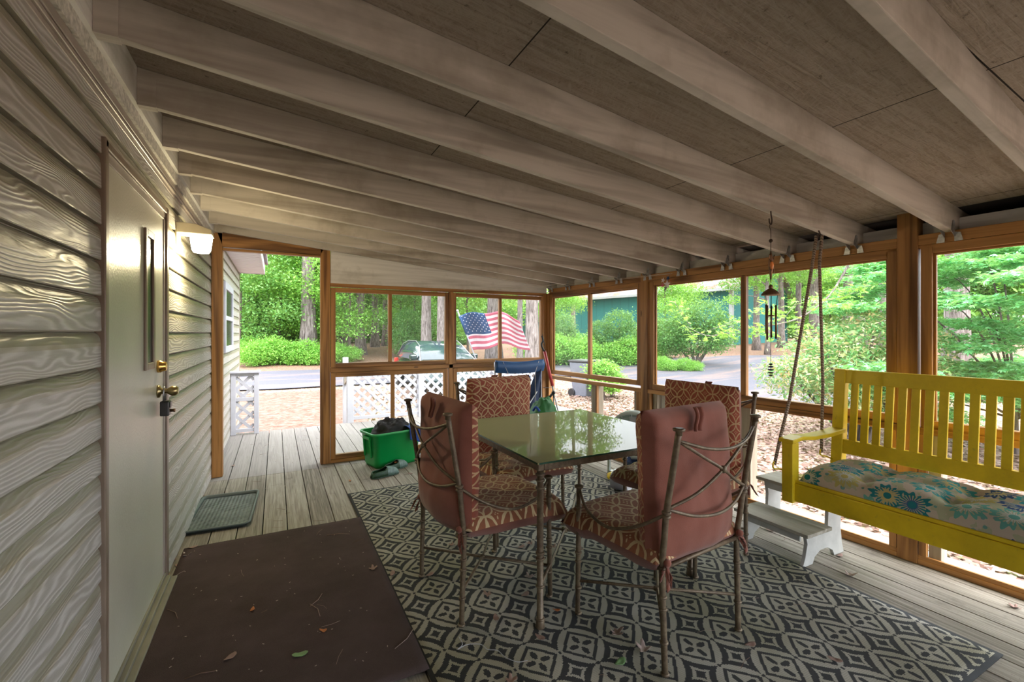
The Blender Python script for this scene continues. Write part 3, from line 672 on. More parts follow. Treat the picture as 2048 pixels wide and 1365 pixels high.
# ================================================================ CHAIR
def cushion(m, w, d, T, z0, fn=None, n=18, mat_top=0, mat_side=1, seed=0, edge=0.35, plain_edge=False):
    """horizontal pillow w(x) x d(y), thickness T, bottom at z0; fn maps point -> point"""
    fn = fn or (lambda p:p)
    def prof(u): return max(0.0,1-abs(2*u-1)**12)**0.5
    for sgn in (1,-1):
        def f(u,v):
            t=prof(u)*prof(v); x=(u-.5)*w; y=(v-.5)*d
            side = edge*(1 if min(prof(u),prof(v))>0 else 0)
            wr=nz((x*7+seed,y*7,sgn),1.0)*0.012*t+nz((x*18+seed,y*4,5),1)*0.004*t
            puff=0.10*T*(math.sin(math.pi*u)*math.sin(math.pi*v))
            z=z0+T/2+sgn*(T/2*(0.0+t)+puff*t)+wr
            return fn((x*(0.985+0.015*t),y*(0.985+0.015*t),z))
        eu=1.5/n
        m.grid(f,n,n,0,True,mfn=(lambda u,v: (mat_side if (plain_edge and (min(u,1-u-1/n)<.5/n or min(v,1-v-1/n)<.5/n)) else mat_top)) if sgn>0 else (lambda u,v: mat_side))
    return m
def make_chair():
    root=empty('patio_chair',(0,0,0))
    def post_pt(sx,z):
        P=[(0,.240,-.235),(.40,.245,-.225),(.62,.252,-.250),(.940,.250,-.305)]
        for (z0,x0,y0),(z1,x1,y1) in zip(P,P[1:]):
            if z<=z1: 
                f=(z-z0)/(z1-z0); return (sx*(x0+(x1-x0)*f),y0+(y1-y0)*f,z)
        return (sx*P[-1][1],P[-1][2],z)
    for sx in (-1,1):
        m=MB(); m.tube(spline([post_pt(sx,z) for z in (0.006,.2,.40,.52,.62,.78,.94)],4),0.0118,10)
        for zz in (.012,.13,.255,.30,.41): ring(m,post_pt(sx,zz),0.0165)
        for zz in (.612,.628): ring(m,post_pt(sx,zz),0.018)
        x,y,z=post_pt(sx,.945); m.lathe([(.012,-.02),(.012,-.006),(.021,-.003),(.022,.005),(.014,.008)],(x,y,z),14)
        m.build('back_leg',M['iron'],root)
        m=MB(); m.tube([(sx*.268,.232,.006),(sx*.268,.226,.3),(sx*.268,.222,.585)],0.0115,10)
        for zz in (.012,.13,.25,.29,.41,.50): ring(m,(sx*.268,.226,zz),0.016)
        m.lathe([(.012,-.02),(.012,-.006),(.020,-.003),(.021,.005),(.013,.008)],(sx*.268,.222,.592),14)
        m.build('front_leg',M['iron'],root)
        a=(sx*.268,.215,.575); b=post_pt(sx,.62)
        m=MB(); m.tube(spline([a,(sx*.29,.14,.515),(sx*.305,0,.495),(sx*.29,-.14,.545),b],6),0.0065,8); m.build('arm_rail',M['iron'],root)
    def bow(p): return p
    tl,trt=post_pt(-1,.905),post_pt(1,.905); rl,rr_=post_pt(-1,.64),post_pt(1,.64)
    m=MB(); m.tube(spline([tl,(-.13,-.335,.868),(0,-.350,.855),(.13,-.335,.868),trt],6),0.0062,8); m.build('back_top_rail',M['iron'],root)
    m=MB(); m.tube(spline([rl,(-.13,-.285,.600),(0,-.300,.588),(.13,-.285,.600),rr_],6),0.0062,8); m.build('back_bottom_rail',M['iron'],root)
    for (a,b) in ((tl,rr_),(trt,rl)):
        s=1 if a is tl else -1
        m=MB(); m.tube(spline([a,(-s*.12,-.312,.830),(0,-.318,.765),(s*.13,-.296,.690),b],6),0.0062,8); m.build('back_cross_rail',M['iron'],root)
    m=MB(); m.ball((0,-.319,.765),.014,10,0,1.1); m.build('back_knot',M['iron'],root)
    m=MB()
    for a,b in (((-.245,-.225,.405),(.245,-.225,.405)),((-.268,.222,.405),(.268,.222,.405)),((-.245,-.225,.405),(-.268,.222,.405)),((.245,-.225,.405),(.268,.222,.405))): m.tube([a,b],.009,8)
    m.build('seat_frame',M['iron'],root)
    for s in (1,-1):
        m=MB(); m.tube([(-.243,s*-.232,.16),(0,0,.15),(.268*1,s*.226,.16)] if s==1 else [(-.268,.226,.16),(0,0,.15),(.243,-.232,.16)],.0068,8); m.build('stretcher',M['iron'],root)
    m=MB(); m.lathe([(0.010,-.012),(0.018,-.006),(0.010,-.002),(0.018,0.004),(0.010,.010)],(0,0,.15),12); m.build('stretcher_knot',M['iron'],root)
    # seat cushion
    m=MB(); cushion(m,.575,.57,.105,.375,lambda p:(p[0]*(1+.02*math.sin(p[1]*9)),p[1]+.055,p[2]-0.02*math.exp(-(p[0]**2+p[1]**2)/.03)*(p[2]>.43)-.03*(abs(p[0])/.28)**4*(p[1]>.1)*(p[1]/.28)),24,0,1,1.3,plain_edge=False)
    sc_=m.build('seat_cushion',[M['pat_xy'],M['rust']],root)
    # back cushion : built lying then stood up
    def stand(p):
        x,y,z=p       # y -> height, z -> thickness toward +y(front)
        h=y+.29; lean=-0.20*(h-0.0)
        yy=-.165+(h*0.045)+ (z-.05)
        if z<.05: yy-=0.050*math.exp(-((h-.12)/.14)**2)*(1-(2*x/.54)**2 if abs(x)<.27 else 0)
        return (x,yy,.405+h)
    m=MB(); cushion(m,.535,.60,.105,.0,stand,24,0,1,4.1)
    bc=m.build('back_cushion',[M['pat_xz'],M['rust']],root)
    # ties: bottom corners and rear tab
    for sx in (-1,1):
        m=MB(); rr=random.Random(5+sx)
        for q in range(4):
            p=Vector((sx*.235,-.235,.43)); pts=[p]
            d=Vector((rr.uniform(-.5,.5)+sx*.4,rr.uniform(-1,.2),rr.uniform(-.6,.3)))
            for i in range(5):
                p=p+d*0.016+Vector((rr.uniform(-.006,.006),rr.uniform(-.006,.006),-.006-i*.003)); d*=.8; pts.append(p)
            for i in range(5):
                a,b=pts[i],pts[i+1]; w=Vector((0,0.008,0.006)) if q%2 else Vector((.009,0,.004))
                k=len(m.v); m.v+= [tuple(a-w),tuple(a+w),tuple(b+w),tuple(b-w)]; m.face((k,k+1,k+2,k+3),0,True)
        m.ball((sx*.238,-.243,.432),.015,8); m.build('cushion_tie',M['rust'],root,solid=.002)
    m=MB()
    def tab(u,v): return (-.01+(u-.5)*.05*(1-.2*v)+.012*math.sin(v*5), -.196-.010*math.sin(u*9)-.012-v*.010, .995-v*.095)
    m.grid(tab,8,8,0,True); m.build('cushion_tab',M['rust'],bc,solid=.004)
    return root
ch=make_chair()
spots=[((1.475,2.128),R(-85.2),'patio chair left of the glass table, its rust back toward the house door'),
       ((1.955,2.735),R(188),'patio chair at the far side of the glass table, before the blue folding chair'),
       ((2.055,1.50),R(5),'patio chair nearest the viewer, plain rust back and iron cross rails turned to the viewer'),
       ((2.72,1.94),R(91),'patio chair on the window side of the glass table, mostly hidden behind the nearest chair')]
for i,((x,y),rz,lab) in enumerate(spots):
    o = ch if i==0 else copy_tree(ch)
    o.location=(x,y,0.004); o.rotation_euler=(0,0,rz)
    if i==0: first_back=[c for c in o.children if c.name.startswith('back_cushion')][0]
    tag(o,lab,'chair','iron patio chairs around the glass table')
first_back.rotation_euler=(R(2.4),0,0); first_back.location=(0.0,-.016,-.001)
# ================================================================ RUG, CARPET, TRAY
m=MB(); m.grid(lambda u,v:(1.05+2.08*u,0.70+3.14*v,0.0045+0.002*nz((u*4,v*5,0))),40,50); rg=m.build('patterned_rug',M['rug'],solid=0.006); tag(rg,'large outdoor rug with a charcoal and cream trellis pattern under the table','rug')
m=MB(); m.grid(lambda u,v:(0.085+0.975*u-0.035*(1-u),1.69+1.615*v+0.0*(u-.5),0.0085+0.0025*nz((u*3,v*4,7))),30,40); cr=m.build('brown_carpet_mat',M['carpet'],solid=0.007); tag(cr,'dark brown carpet mat in front of the house door','mat')
O=(0.205,3.875,0); ty=empty('boot_tray',O,R(-3)); tag(ty,'shallow charcoal rubber boot tray against the house wall','tray')
m=MB(); w,d=.175,.335; m.box(-w,w,-d,d,.003,.009); m.build('tray_mat',M['tray'],ty,bevel=.002)
m=MB()
def rr_path(w,d,r,z,n=6):
    P=[]
    for cx_,cy_,a0 in ((w-r,d-r,0),(-w+r,d-r,90),(-w+r,-d+r,180),(w-r,-d+r,270)):
        for i in range(n+1): a=R(a0+90*i/n); P.append((cx_+r*math.cos(a),cy_+r*math.sin(a),z))
    return P
A=rr_path(w,d,.03,.004); B=rr_path(w+.008,d+.008,.035,.028); C2=rr_path(w+.020,d+.020,.04,.030); D2=rr_path(w+.022,d+.022,.04,.022)
b=len(m.v); n=len(A)
for L in (A,B,C2,D2): m.v+=L
for r_i in range(3):
    for i in range(n): j=(i+1)%n; m.face((b+r_i*n+i,b+r_i*n+j,b+(r_i+1)*n+j,b+(r_i+1)*n+i),0,True)
m.build('tray_rim',M['tray_rim'],ty,solid=.002)
# ================================================================ TOTE, CLOTHES, CLOGS
O=(1.565,4.60,0); bn=empty('storage_tote',O,R(14)); tag(bn,'bright green plastic storage tote by the far window wall','tote')
m=MB(); n_=8
L=[rr_path(.215,.135,.045,.002,n_),rr_path(.225,.145,.05,.03,n_),rr_path(.25,.168,.05,.315,n_),rr_path(.262,.18,.055,.318,n_),rr_path(.268,.186,.055,.335,n_),rr_path(.258,.176,.05,.343,n_),rr_path(.245,.163,.05,.335,n_),rr_path(.215,.140,.045,.02,n_)]
n=len(L[0])
for q in L: m.v+=q
for k in range(len(L)-1):
    for i in range(n): j=(i+1)%n; m.face((k*n+i,k*n+j,(k+1)*n+j,(k+1)*n+i),0,True)
m.face([i for i in reversed(range(n))]); m.face([(len(L)-1)*n+i for i in range(n)])
m.build('tub',M['bin_green'],bn)
for sx in (-1,1):
    m=MB()
    for yy in (-.07,.07): m.bar((sx*.243,yy,.10),(sx*.256,yy,.28),.018,.02)
    m.bar((sx*.256,-.07,.285),(sx*.256,.07,.285),.02,.03)
    m.build('handle_rib',M['bin_green'],bn,bevel=.006)
def heap(name,c,r,h,mat,label,cat,seed,rz=0,floor_=0.0,fold=1.0):
    m=MB()
    def f(u,v):
        a=u*2*math.pi; q=v
        rad=math.sin(q*math.pi/2)
        x=math.cos(a)*rad; y=math.sin(a)*rad; z=math.cos(q*math.pi/2)
        n1=nz((x*2.1+seed,y*2.1,z*2),1); n2=nz((x*5+seed,y*5,z*5+2),1)
        k=1+.22*n1*fold+.10*n2*fold
        rid=abs(math.sin((x*3+y*5+n1*4+seed)*2.2))*.10*fold
        return (x*r[0]*k,y*r[1]*k,max(0,z*h*(k-rid)))
    m.grid(f,44,22,0,True); o=m.build(name,M[mat],None); o.location=c; o.rotation_euler=(0,0,rz); tag(o,label,cat); return o
heap('black_jacket',(1.58,4.615,.295),(.20,.135),.145,'cloth_black','crumpled black jacket heaped in the green tote','jacket',2.3,R(14),fold=1.3)
m=MB(); rz=R(14); cz,sz=math.cos(rz),math.sin(rz)
def drape(u,v):
    lx=.10+.13*u; P=[(.02,.355),(-.14,.365),(-.190,.352),(-.197,.30),(-.20,.255-.05*u)]
    t=v*4; i=min(3,int(t)); f=t-i; ly=P[i][0]+(P[i+1][0]-P[i][0])*f; z=P[i][1]+(P[i+1][1]-P[i][1])*f
    ly+=-.006*math.sin(u*14)*(v>.3); z+=.006*math.sin(u*9+v*4)
    return (1.565+lx*cz-ly*sz,4.60+lx*sz+ly*cz,z)
m.grid(drape,16,20,0,True); tag(m.build('blue_cloth',M['cloth_blue'],solid=.004),'bright blue cloth hanging over the rim of the green tote','cloth')
def clog(x,y,rz,label):
    o=empty('garden_clog',(x,y,0),rz); tag(o,label,'shoe','pair of garden clogs')
    def half(s): # half width along length s 0 heel..1 toe
        return .036+.012*math.sin(s*2.6)**2+.004*s if s<.93 else .052*math.sqrt(max(0,1-((s-.8)/.2)**2))
    def W(s): 
        return .044*math.sqrt(max(0.02,1-abs((s-.5)/.52)**5))*(0.86+.26*s)
    m=MB(); Ls=.27
    m.grid(lambda u,v:((W(u))*(2*v-1),(u-.5)*Ls,.004),16,4,0,False)
    m.grid(lambda u,v:((W(u))*(1.04)*(1 if v<.5 else 1)*math.cos(math.pi*v),(u-.5)*Ls,.004+.020*math.sin(math.pi*v)),16,8,0,True)
    m.build('sole',M['clog_sole'],o)
    m=MB(); nu,nv=26,20; b=len(m.v)
    def H(s): return .075 if s<.45 else .075-.03*((s-.45)/.55)**1.4
    P={}
    for i in range(nu+1):
        for j in range(nv+1):
            s=i/nu; a=math.pi*j/nv; e=max(.02,1-abs((s-.5)/.5)**6)
            P[i,j]=len(m.v); m.v.append((W(s)*math.cos(a),(s-.5)*Ls*.985,.012+H(s)*math.sin(a)**.8*e**.5 if 0<j<nv else .012))
    for i in range(nu):
        for j in range(nv):
            s=(i+.5)/nu; a=(j+.5)/nv
            if s<.52 and s>.02 and abs(a-.5)<.30*(1-((s-.27)/.27)**4*0.5) : continue
            m.face((P[i,j],P[i+1,j],P[i+1,j+1],P[i,j+1]),0 if s>.55 else 1,True)
    m.build('upper',[M['clog_toe'],M['clog_sole']],o,solid=.005)
    return o
clog(1.415,4.19,R(-72),'grey-green garden clog nearer the viewer in front of the tote')
c2=clog(1.555,4.36,R(-60),'grey-green garden clog with an orange patch, pushed against the green tote')
m=MB(); m.box(-.012,.012,-.012,.012,.060,.066); m.build('orange_patch',M['leaf_orange'],c2,bevel=.002)
# ================================================================ SWING
O=(3.27,0.90,0.38); sw=empty('porch_swing',O); tag(sw,'yellow wooden porch swing bench hanging on ropes by the windows','swing')
def sb(name,x0,x1,y0,y1,z0,z1,bev=.004):
    m=MB(); m.box(x0,x1,y0,y1,z0,z1); return m.build(name,M['yellow'],sw,O,bevel=bev)
YL,YR=1.52,0.28
sb('front_apron',3.040,3.062,YR,YL-.0,.385,.482)
sb('back_apron',3.49,3.512,YR,YL,.385,.482)
for y in (YR,YL-.022,.9): sb('side_apron',3.062,3.49,y,y+.022,.385,.478)
for i in range(6):
    x=3.045+i*.077; sb('seat_slat',x,x+.066,YR,YL,.483,.500)
for y in (YL-.048,YR-.012):
    sb('arm_post',3.020,3.080,y,y+.06,.375,.700)
    m=MB(); P=[(3.005,.700),(3.005,.722),(3.10,.733),(3.22,.722),(3.36,.722),(3.53,.735),(3.53,.712),(3.36,.700),(3.22,.700),(3.10,.712)]
    m.prism(P,'y',y-.012,y+.068); m.build('armrest',M['yellow'],sw,O,bevel=.004)
    m=MB(); m.hexa([(3.485,y,.375),(3.545,y,.375),(3.545,y+.06,.375),(3.485,y+.06,.375),(3.545,y,1.085),(3.590,y,1.085),(3.590,y+.06,1.085),(3.545,y+.06,1.085)]); m.build('back_post',M['yellow'],sw,O,bevel=.004)
def bx_at(z): return 3.500+(z-.5)*.09
def slant(name,y0,y1,z0,z1,th,dx=0.0):
    m=MB(); a=bx_at(z0)+dx; b=bx_at(z1)+dx
    m.hexa([(a,y0,z0),(a+th,y0,z0),(a+th,y1,z0),(a,y1,z0),(b,y0,z1),(b+th,y0,z1),(b+th,y1,z1),(b,y1,z1)]); return m.build(name,M['yellow'],sw,O,bevel=.003)
slant('top_back_rail',YR+.048,YL-.048,1.003,1.082,.028); slant('bottom_back_rail',YR+.048,YL-.048,.590,.672,.028)
y=1.445
while y>YR+.07:
    slant('back_slat',y-.037,y,.668,1.008,.014,.007); y-=.0573
def hook(name,P,par,mat,r=.0045,off=O): 
    m=MB(); m.tube(spline(P,5),r,8); return m.build(name,M[mat],par,off)
for y in (YL+.012,YR-.03):
    s=1 if y>1 else -1
    hook('rope_hook',[(3.05,y-.01*s,.535),(3.02,y+.01*s,.545),(2.99,y+.018*s,.548),(2.972,y+.018*s,.560),(2.978,y+.018*s,.585),(2.998,y+.018*s,.588)],sw,'yellow')
    hook('rope_hook',[(3.50,y-.01*s,.545),(3.47,y+.01*s,.560),(3.445,y+.018*s,.565),(3.425,y+.018*s,.58),(3.432,y+.018*s,.602),(3.452,y+.018*s,.605)],sw,'yellow')
# swing cushion
O2=(3.27,.86,.50); m=MB()
tuft=[(3.18,1.18),(3.18,.86),(3.18,.54),(3.38,1.18),(3.38,.86),(3.38,.54),(3.18,1.44),(3.38,1.44)]
def cu(sgn):
    def f(u,v):
        x=3.055+.46*u; y=.30+1.16*v
        e=(max(0,1-abs(2*u-1)**5)**.5)*(max(0,1-abs(2*v-1)**14)**.5)
        dip=sum(math.exp(-(((x-a)**2+(y-b)**2)/.0035)) for a,b in tuft[:6])
        crease=0.028*math.exp(-((x-3.28)/.035)**2)+sum(.020*math.exp(-((y-b)/.03)**2) for b in (1.18,.86,.54))
        hgt=.085*e*(1-.55*min(1,dip))-crease*e*.8+nz((x*9,y*9,3),1)*.008*e
        sc2=1-.02*(1-e)
        return (x,y,.501+(hgt if sgn>0 else 0.0)+(.012 if sgn>0 else 0)*e)
    return f
m.grid(cu(1),34,80,0,True); m.grid(cu(-1),4,4,0,True)
cuo=m.build('swing_cushion',M['floral']); tag(cuo,'tufted floral cushion in teal, blue and beige on the yellow swing','cushion')
def rope(P,r,lab,par=None):
    m=MB(); m.tube(P,r,8); o=m.build('swing_rope',M['rope']); tag(o,lab,'rope','ropes holding the yellow swing'); return o
TP=Vector((3.295,1.487,1.872))
rope([TP+Vector((0,.012,-.01)),(3.272,1.508,1.70),(3.10,1.535,.93),(3.03,1.545,.72),(2.985,1.55,.572)],.0085,'front rope of the yellow swing, running down to the hook by the armrest')
rope([TP+Vector((.012,-.012,-.01)),(3.318,1.495,1.70),(3.40,1.52,1.0),(3.44,1.55,.585)],.0085,'rear rope of the yellow swing, running down behind the slatted back')
hk=MB(); hk.tube(spline([TP+Vector((0,0,.06)),TP+Vector((0,0,.02)),TP+Vector((.014,0,-.002)),TP+Vector((0,0,-.018)),TP+Vector((-.014,0,-.004))],5),.004,8)
tag(hk.build('ceiling_hook',M['iron_wire']),'dark steel hook in the joist holding the swing ropes','hook')
# far-right pair (beyond the frame) so the bench is really held
T2=Vector((3.295,.262,jz(3.295)-.0))
m=MB(); m.tube([T2,(3.03,.262,.72),(2.99,.262,.572)],.0085,8); m.tube([T2,(3.42,.262,1.0),(3.44,.262,.585)],.0085,8); tag(m.build('swing_rope_pair',M['rope']),'rope pair at the outer end of the yellow swing','rope')
# ================================================================ STEP STOOL
O=(3.34,1.665,0); so=empty('step_stool',O); tag(so,'worn white wooden two-step stool behind the swing on the deck','stool')
for y in (1.475,1.835):
    m=MB(); P=[(3.120,.0),(3.215,.0),(3.235,.035),(3.29,.062),(3.36,.062),(3.415,.035),(3.435,.0),(3.535,.0),(3.515,.06),(3.500,.16),(3.510,.26),(3.535,.345),(3.355,.345),(3.372,.26),(3.365,.175),(3.15,.175),(3.165,.12),(3.145,.05)]
    m.prism(P,'y',y,y+.02); m.build('side_board',M['stool_w'],so,O,bevel=.002)
m=MB(); m.box(3.105,3.345,1.44,1.89,.176,.196); m.build('lower_tread',M['stool_t'],so,O,bevel=.003)
m=MB(); m.box(3.325,3.555,1.44,1.89,.346,.366); m.build('upper_tread',M['stool_t'],so,O,bevel=.003)
for bb in ((3.352,3.37,1.497,1.835,.30,.345),(3.13,3.145,1.497,1.835,.135,.175)): MB().box(*bb).build('brace_board',M['stool_w'],so,O,bevel=.002)
# ================================================================ WIND CHIME
wx,wy=2.818,1.464
def wz(py): return 1.3-(py-667)/384.6
O=(wx,wy,wz(575)); wc=empty('wind_chime',O); tag(wc,'copper wind chime with a pagoda cap and tubes hanging from a joist','wind chime')
def cm(name,fn,mat): 
    m=MB(); fn(m); return m.build(name,M[mat],wc,O)
cm('joist_hook',lambda m:m.tube(spline([(wx,wy,wz(421)),(wx+.003,wy,wz(430)),(wx+.010,wy,wz(440)),(wx+.004,wy,wz(449)),(wx-.010,wy,wz(446)),(wx-.014,wy,wz(438))],5),.0035,8),'iron_wire')
def ch_(m):
    m.tube(spline([(wx-.004,wy,wz(447)),(wx-.009,wy,wz(455)),(wx,wy,wz(464)),(wx,wy,wz(506))],5),.0018,6); m.ball((wx,wy,wz(482)),.010,10)
    m.tube([(wx,wy,wz(506)),(wx,wy,wz(566))],.0018,6)
cm('hanger_wire',ch_,'iron_wire')
def orn(m):
    m.tube([(wx,wy,wz(503)),(wx,wy,wz(512)),(wx,wy,wz(530)),(wx,wy,wz(545)),(wx,wy,wz(560))],[.003,.007,.012,.008,.003],10)
    for s in (-1,1):
        m.tube(spline([(wx,wy,wz(515)),(wx+s*.014,wy-.004,wz(520)),(wx+s*.021,wy-.006,wz(510))],4),.003,6)
        m.tube(spline([(wx,wy,wz(538)),(wx+s*.015,wy-.004,wz(535)),(wx+s*.020,wy-.006,wz(546))],4),.003,6)
cm('ornament',orn,'copper')
def og(m): m.lathe([(.001,-.022),(.007,-.015),(.009,0),(.007,.015),(.001,.022)],(wx-.006,wy-.010,wz(532)),12)
cm('glass_stone',og,'orange_glass')
def cap(m):
    m.ball((wx,wy,wz(574)),.011,10); m.lathe([(.045,-.022),(.046,-.018),(.034,-.002),(.014,.012),(.006,.016)],(wx,wy,wz(583)),8)
cm('pagoda_cap',cap,'copper')
TB=[(-.033,0,612,680),(-.022,.012,610,668),(.022,.010,612,676),(.024,-.014,611,678),(-.002,-.02,610,664)]
for dx,dy,a,b in TB[:4]:
    cm('chime_tube',lambda m:m.tube([(wx+dx*.9,wy+dy,wz(a)),(wx+dx*.9,wy+dy,wz(b))],.0048,10),'copper')
def strs(m):
    for dx,dy,a,b in TB[:4]: m.tube([(wx+dx*1.3,wy+dy*1.3,wz(588)),(wx+dx*.9,wy+dy,wz(a)-.004)],.0014,5)
    m.tube([(wx,wy,wz(588)),(wx,wy,wz(740))],.0013,5)
cm('string',strs,'iron_wire')
cm('striker',lambda m:m.lathe([(.018,-.003),(.018,.003)],(wx,wy,wz(632)),14),'copper')
def sail(m):
    for i,(r,py) in enumerate([(.010,729),(.015,734),(.018,740),(.016,746),(.012,751)]): m.lathe([(r*.6,-.004),(r,0),(r*.6,.004)],(wx,wy,wz(py)),8)
cm('wind_sail',sail,'black_plastic')
# star ornament on the header, strings under the joists
sx0=Vector((3.62,2.93,1.735)); m=MB()
def star(m,c,r,th,rot):
    P=[]; 
    for i in range(10):
        a=math.pi/2+i*math.pi/5+rot; q=r if i%2==0 else r*.45; P.append(c+Vector((0,q*math.cos(a),q*math.sin(a))))
    b=len(m.v); m.v+=[tuple(p) for p in P]+[tuple(c+Vector((-th,0,0))),tuple(c+Vector((th,0,0)))]
    for i in range(10): m.face((b+i,b+(i+1)%10,b+10)); m.face((b+(i+1)%10,b+i,b+11))
so_=empty('star_ornament',sx0); tag(so_,'small red, white and blue star cluster hanging from the window header','ornament')
for i,(dy,dz,r,c) in enumerate([(0.0,0.0,.042,'flag_white'),(.042,.040,.026,'flag_white'),(-.022,.052,.026,'flag_blue'),(-.052,.028,.022,'leaf_orange'),(.030,-.008,.024,'flag_red'),(-.012,-.035,.026,'grey_can')]):
    m=MB(); star(m,sx0+Vector((-.006*i,dy,dz)),r,.006,.3*i); m.build('star',M[c],so_,tuple(sx0))
m=MB(); m.tube([sx0+Vector((0,0,.04)),sx0+Vector((.03,0,.10))],.001,5); m.build('thread',M['string'],so_,tuple(sx0))
m=MB(); m.tube([(2.36,4.835,1.790),(3.0,4.0,1.792),(3.655,2.93,1.835)],.0016,5); tag(m.build('string_line',M['string']),'thin pale string strung from the far wall to the window header, upper of two','string','strings under the joists')
m=MB(); m.tube([(2.44,4.835,1.780),(3.05,3.95,1.775),(3.66,2.90,1.830)],.0016,5); tag(m.build('string_line',M['string']),'thin pale string strung across the joists, lower of two','string','strings under the joists')
# ================================================================ CORNER CLUTTER
O=(2.99,4.60,0); fc=empty('folding_chair',O); tag(fc,'navy blue folding camp chair standing folded in the far corner','folding chair')
m=MB()
m.tube(spline([(2.70,4.60,.0),(2.69,4.61,.5),(2.685,4.62,.975)],4),.011,8); m.tube(spline([(3.27,4.60,.0),(3.285,4.61,.5),(3.295,4.62,.975)],4),.011,8)
m.tube([(2.70,4.52,.0),(3.2,4.56,.62)],.009,8); m.tube([(3.27,4.52,.0),(2.78,4.56,.62)],.009,8); m.tube([(3.28,4.55,.66),(3.37,4.50,.66),(3.37,4.50,.78)],.004,6)
m.build('frame',M['chrome'],fc,O)
m=MB()
def bl(u,v):
    x=2.675+.635*u; sag=.022*math.sin(math.pi*u); z=.992-sag-v*.135
    return (x,4.595-.028*math.sin(math.pi*min(1,v*1.1))*(1)+.0*u,z)
m.grid(bl,20,8,0,True); m.build('headrest',M['navy'],fc,O,solid=.012)
m=MB()
def sd(u,v):
    z=.99-.85*v; w=.075+.10*v if v<.3 else .105-.03*(v-.3)
    x=3.30-(.02+.19*min(1,v*1.9))*(1-u)-.0; 
    return (x,4.60+.02*math.sin(u*7+v*4),z)
m.grid(sd,10,22,0,True); m.build('side_panel',M['navy_dark'],fc,O,solid=.006)
m=MB(); m.grid(lambda u,v:(2.70+.45*u,4.63+.015*math.sin(u*6),.80-.7*v),12,12,0,True); m.build('seat_sling',M['navy'],fc,O,solid=.006)
for xa,xb in ((2.765,2.82),(3.235,3.17)):
    m=MB(); m.tube([(xa,4.575,.975),(xb,4.55,.84),(xb,4.55,.5)],.0028,6); m.build('cord',M['string'],fc,O)
fc.location.x+=.045
# long handled tool
O=(3.42,4.60,0); lt=empty('lopper',O); tag(lt,'long-handled lopper with a red grip leaning in the far corner','lopper')
def P3(px,py,d):
    x,y=at_px(px,d); return (x,y,1.3-(py-667)*d/F_PX)
a=P3(1089,703,5.02); b_=P3(1105,772,4.86); c_2=P3(1107,786,4.84); e1=P3(1107,835,4.75); e2=P3(1120,838,4.70)
MB().tube([a,b_],.017,10).build('red_grip',M['red_handle'],lt,O)
m=MB(); m.tube([b_,c_2],.010,8); m.tube([c_2,e1,(e1[0],e1[1],.25)],.007,8); m.tube([c_2,e2,(e2[0]+.01,e2[1],.02)],.007,8); m.build('shaft',M['chrome'],lt,O)
m=MB(); m.ball(c_2,.022,10); f_=P3(1098,796,4.84); m.tube([c_2,f_],.014,8); m.build('pivot',M['black_plastic'],lt,O)
m=MB(); pts=[P3(1084,672,5.0),P3(1086,682,5.0),P3(1083,690,5.0),P3(1088,703,5.0)]; m.tube(spline(pts,5),.011,8); pts=[P3(1085,668,5.0),P3(1089,690,5.0),P3(1091,706,5.0)]; m.tube(pts,.003,5); tag(m.build('hanging_strap',M['black_plastic']),'black strap hanging on the corner post above the red grip','strap')
heap('green_bag',(3.03,4.05,.22),(.20,.17),.42,'bag_green','crumpled green nylon bag behind the table in front of the blue folding chair','bag',7.7,0.2,fold=.45)
O=(3.03,4.05,0); bb=empty('storage_basket',O); tag(bb,'dark basket under the crumpled green bag','basket')
m=MB(); m.lathe([(.15,.0),(.17,.02),(.19,.25),(.197,.26),(.18,.255),(.165,.03),(.1,.025)],(3.03,4.05,.002),24); m.build('basket_body',M['navy_dark'],bb,O)
m=MB(); m.tube(spline([P3(1066,822,4.4),P3(1072,815,4.38),P3(1079,823,4.36)],5),.012,8); tag(m.build('blue_strap_bundle',M['cloth_blue']),'small bright blue strap bundle tucked beside the green bag','strap')
# round fan
O=(3.40,3.12,0); fn=empty('floor_fan',O,R(-58)); tag(fn,'pale green round floor fan behind the patterned chair by the windows','fan')
m=MB(); rot=Matrix.Rotation(math.pi/2,3,'X'); 
m.lathe([(.205,-.05),(.215,-.045),(.215,.045),(.205,.05),(.185,.05),(.185,-.05)],(0,0,.385),36,0,rot); m.build('housing',M['fan_white'],fn)
m=MB()
for k in range(1,7): 
    r=.185*k/7; m.tube([(r*math.cos(a),-.052,.385+r*math.sin(a)) for a in [2*math.pi*i/28 for i in range(28)]],.0022,5,closed=True)
for k in range(12):
    a=2*math.pi*k/12; m.tube([(.03*math.cos(a),-.054,.385+.03*math.sin(a)),(.19*math.cos(a),-.05,.385+.19*math.sin(a))],.002,5)
m.build('grille',M['fan_white'],fn)
for k in range(4):
    a=math.pi/2*k; m=MB(); m.obox((.09*math.cos(a),0,.385+.09*math.sin(a)),(.15,.012,.07),Matrix.Rotation(-a,3,'Y')@Matrix.Rotation(.5,3,'X')); m.build('blade',M['white_paint'],fn,bevel=.004)
m=MB(); m.lathe([(.045,-.06),(.05,-.05),(.05,.03),(.02,.04)],(0,0,.385),18,0,rot); m.build('hub',M['fan_white'],fn)
m=MB(); m.box(-.19,.19,-.07,.07,.004,.03); m.box(-.235,-.215,-.025,.025,.02,.40); m.box(.215,.235,-.025,.025,.02,.40); m.box(-.235,.235,-.025,.025,.004,.03); m.build('stand',M['fan_white'],fn,bevel=.006)
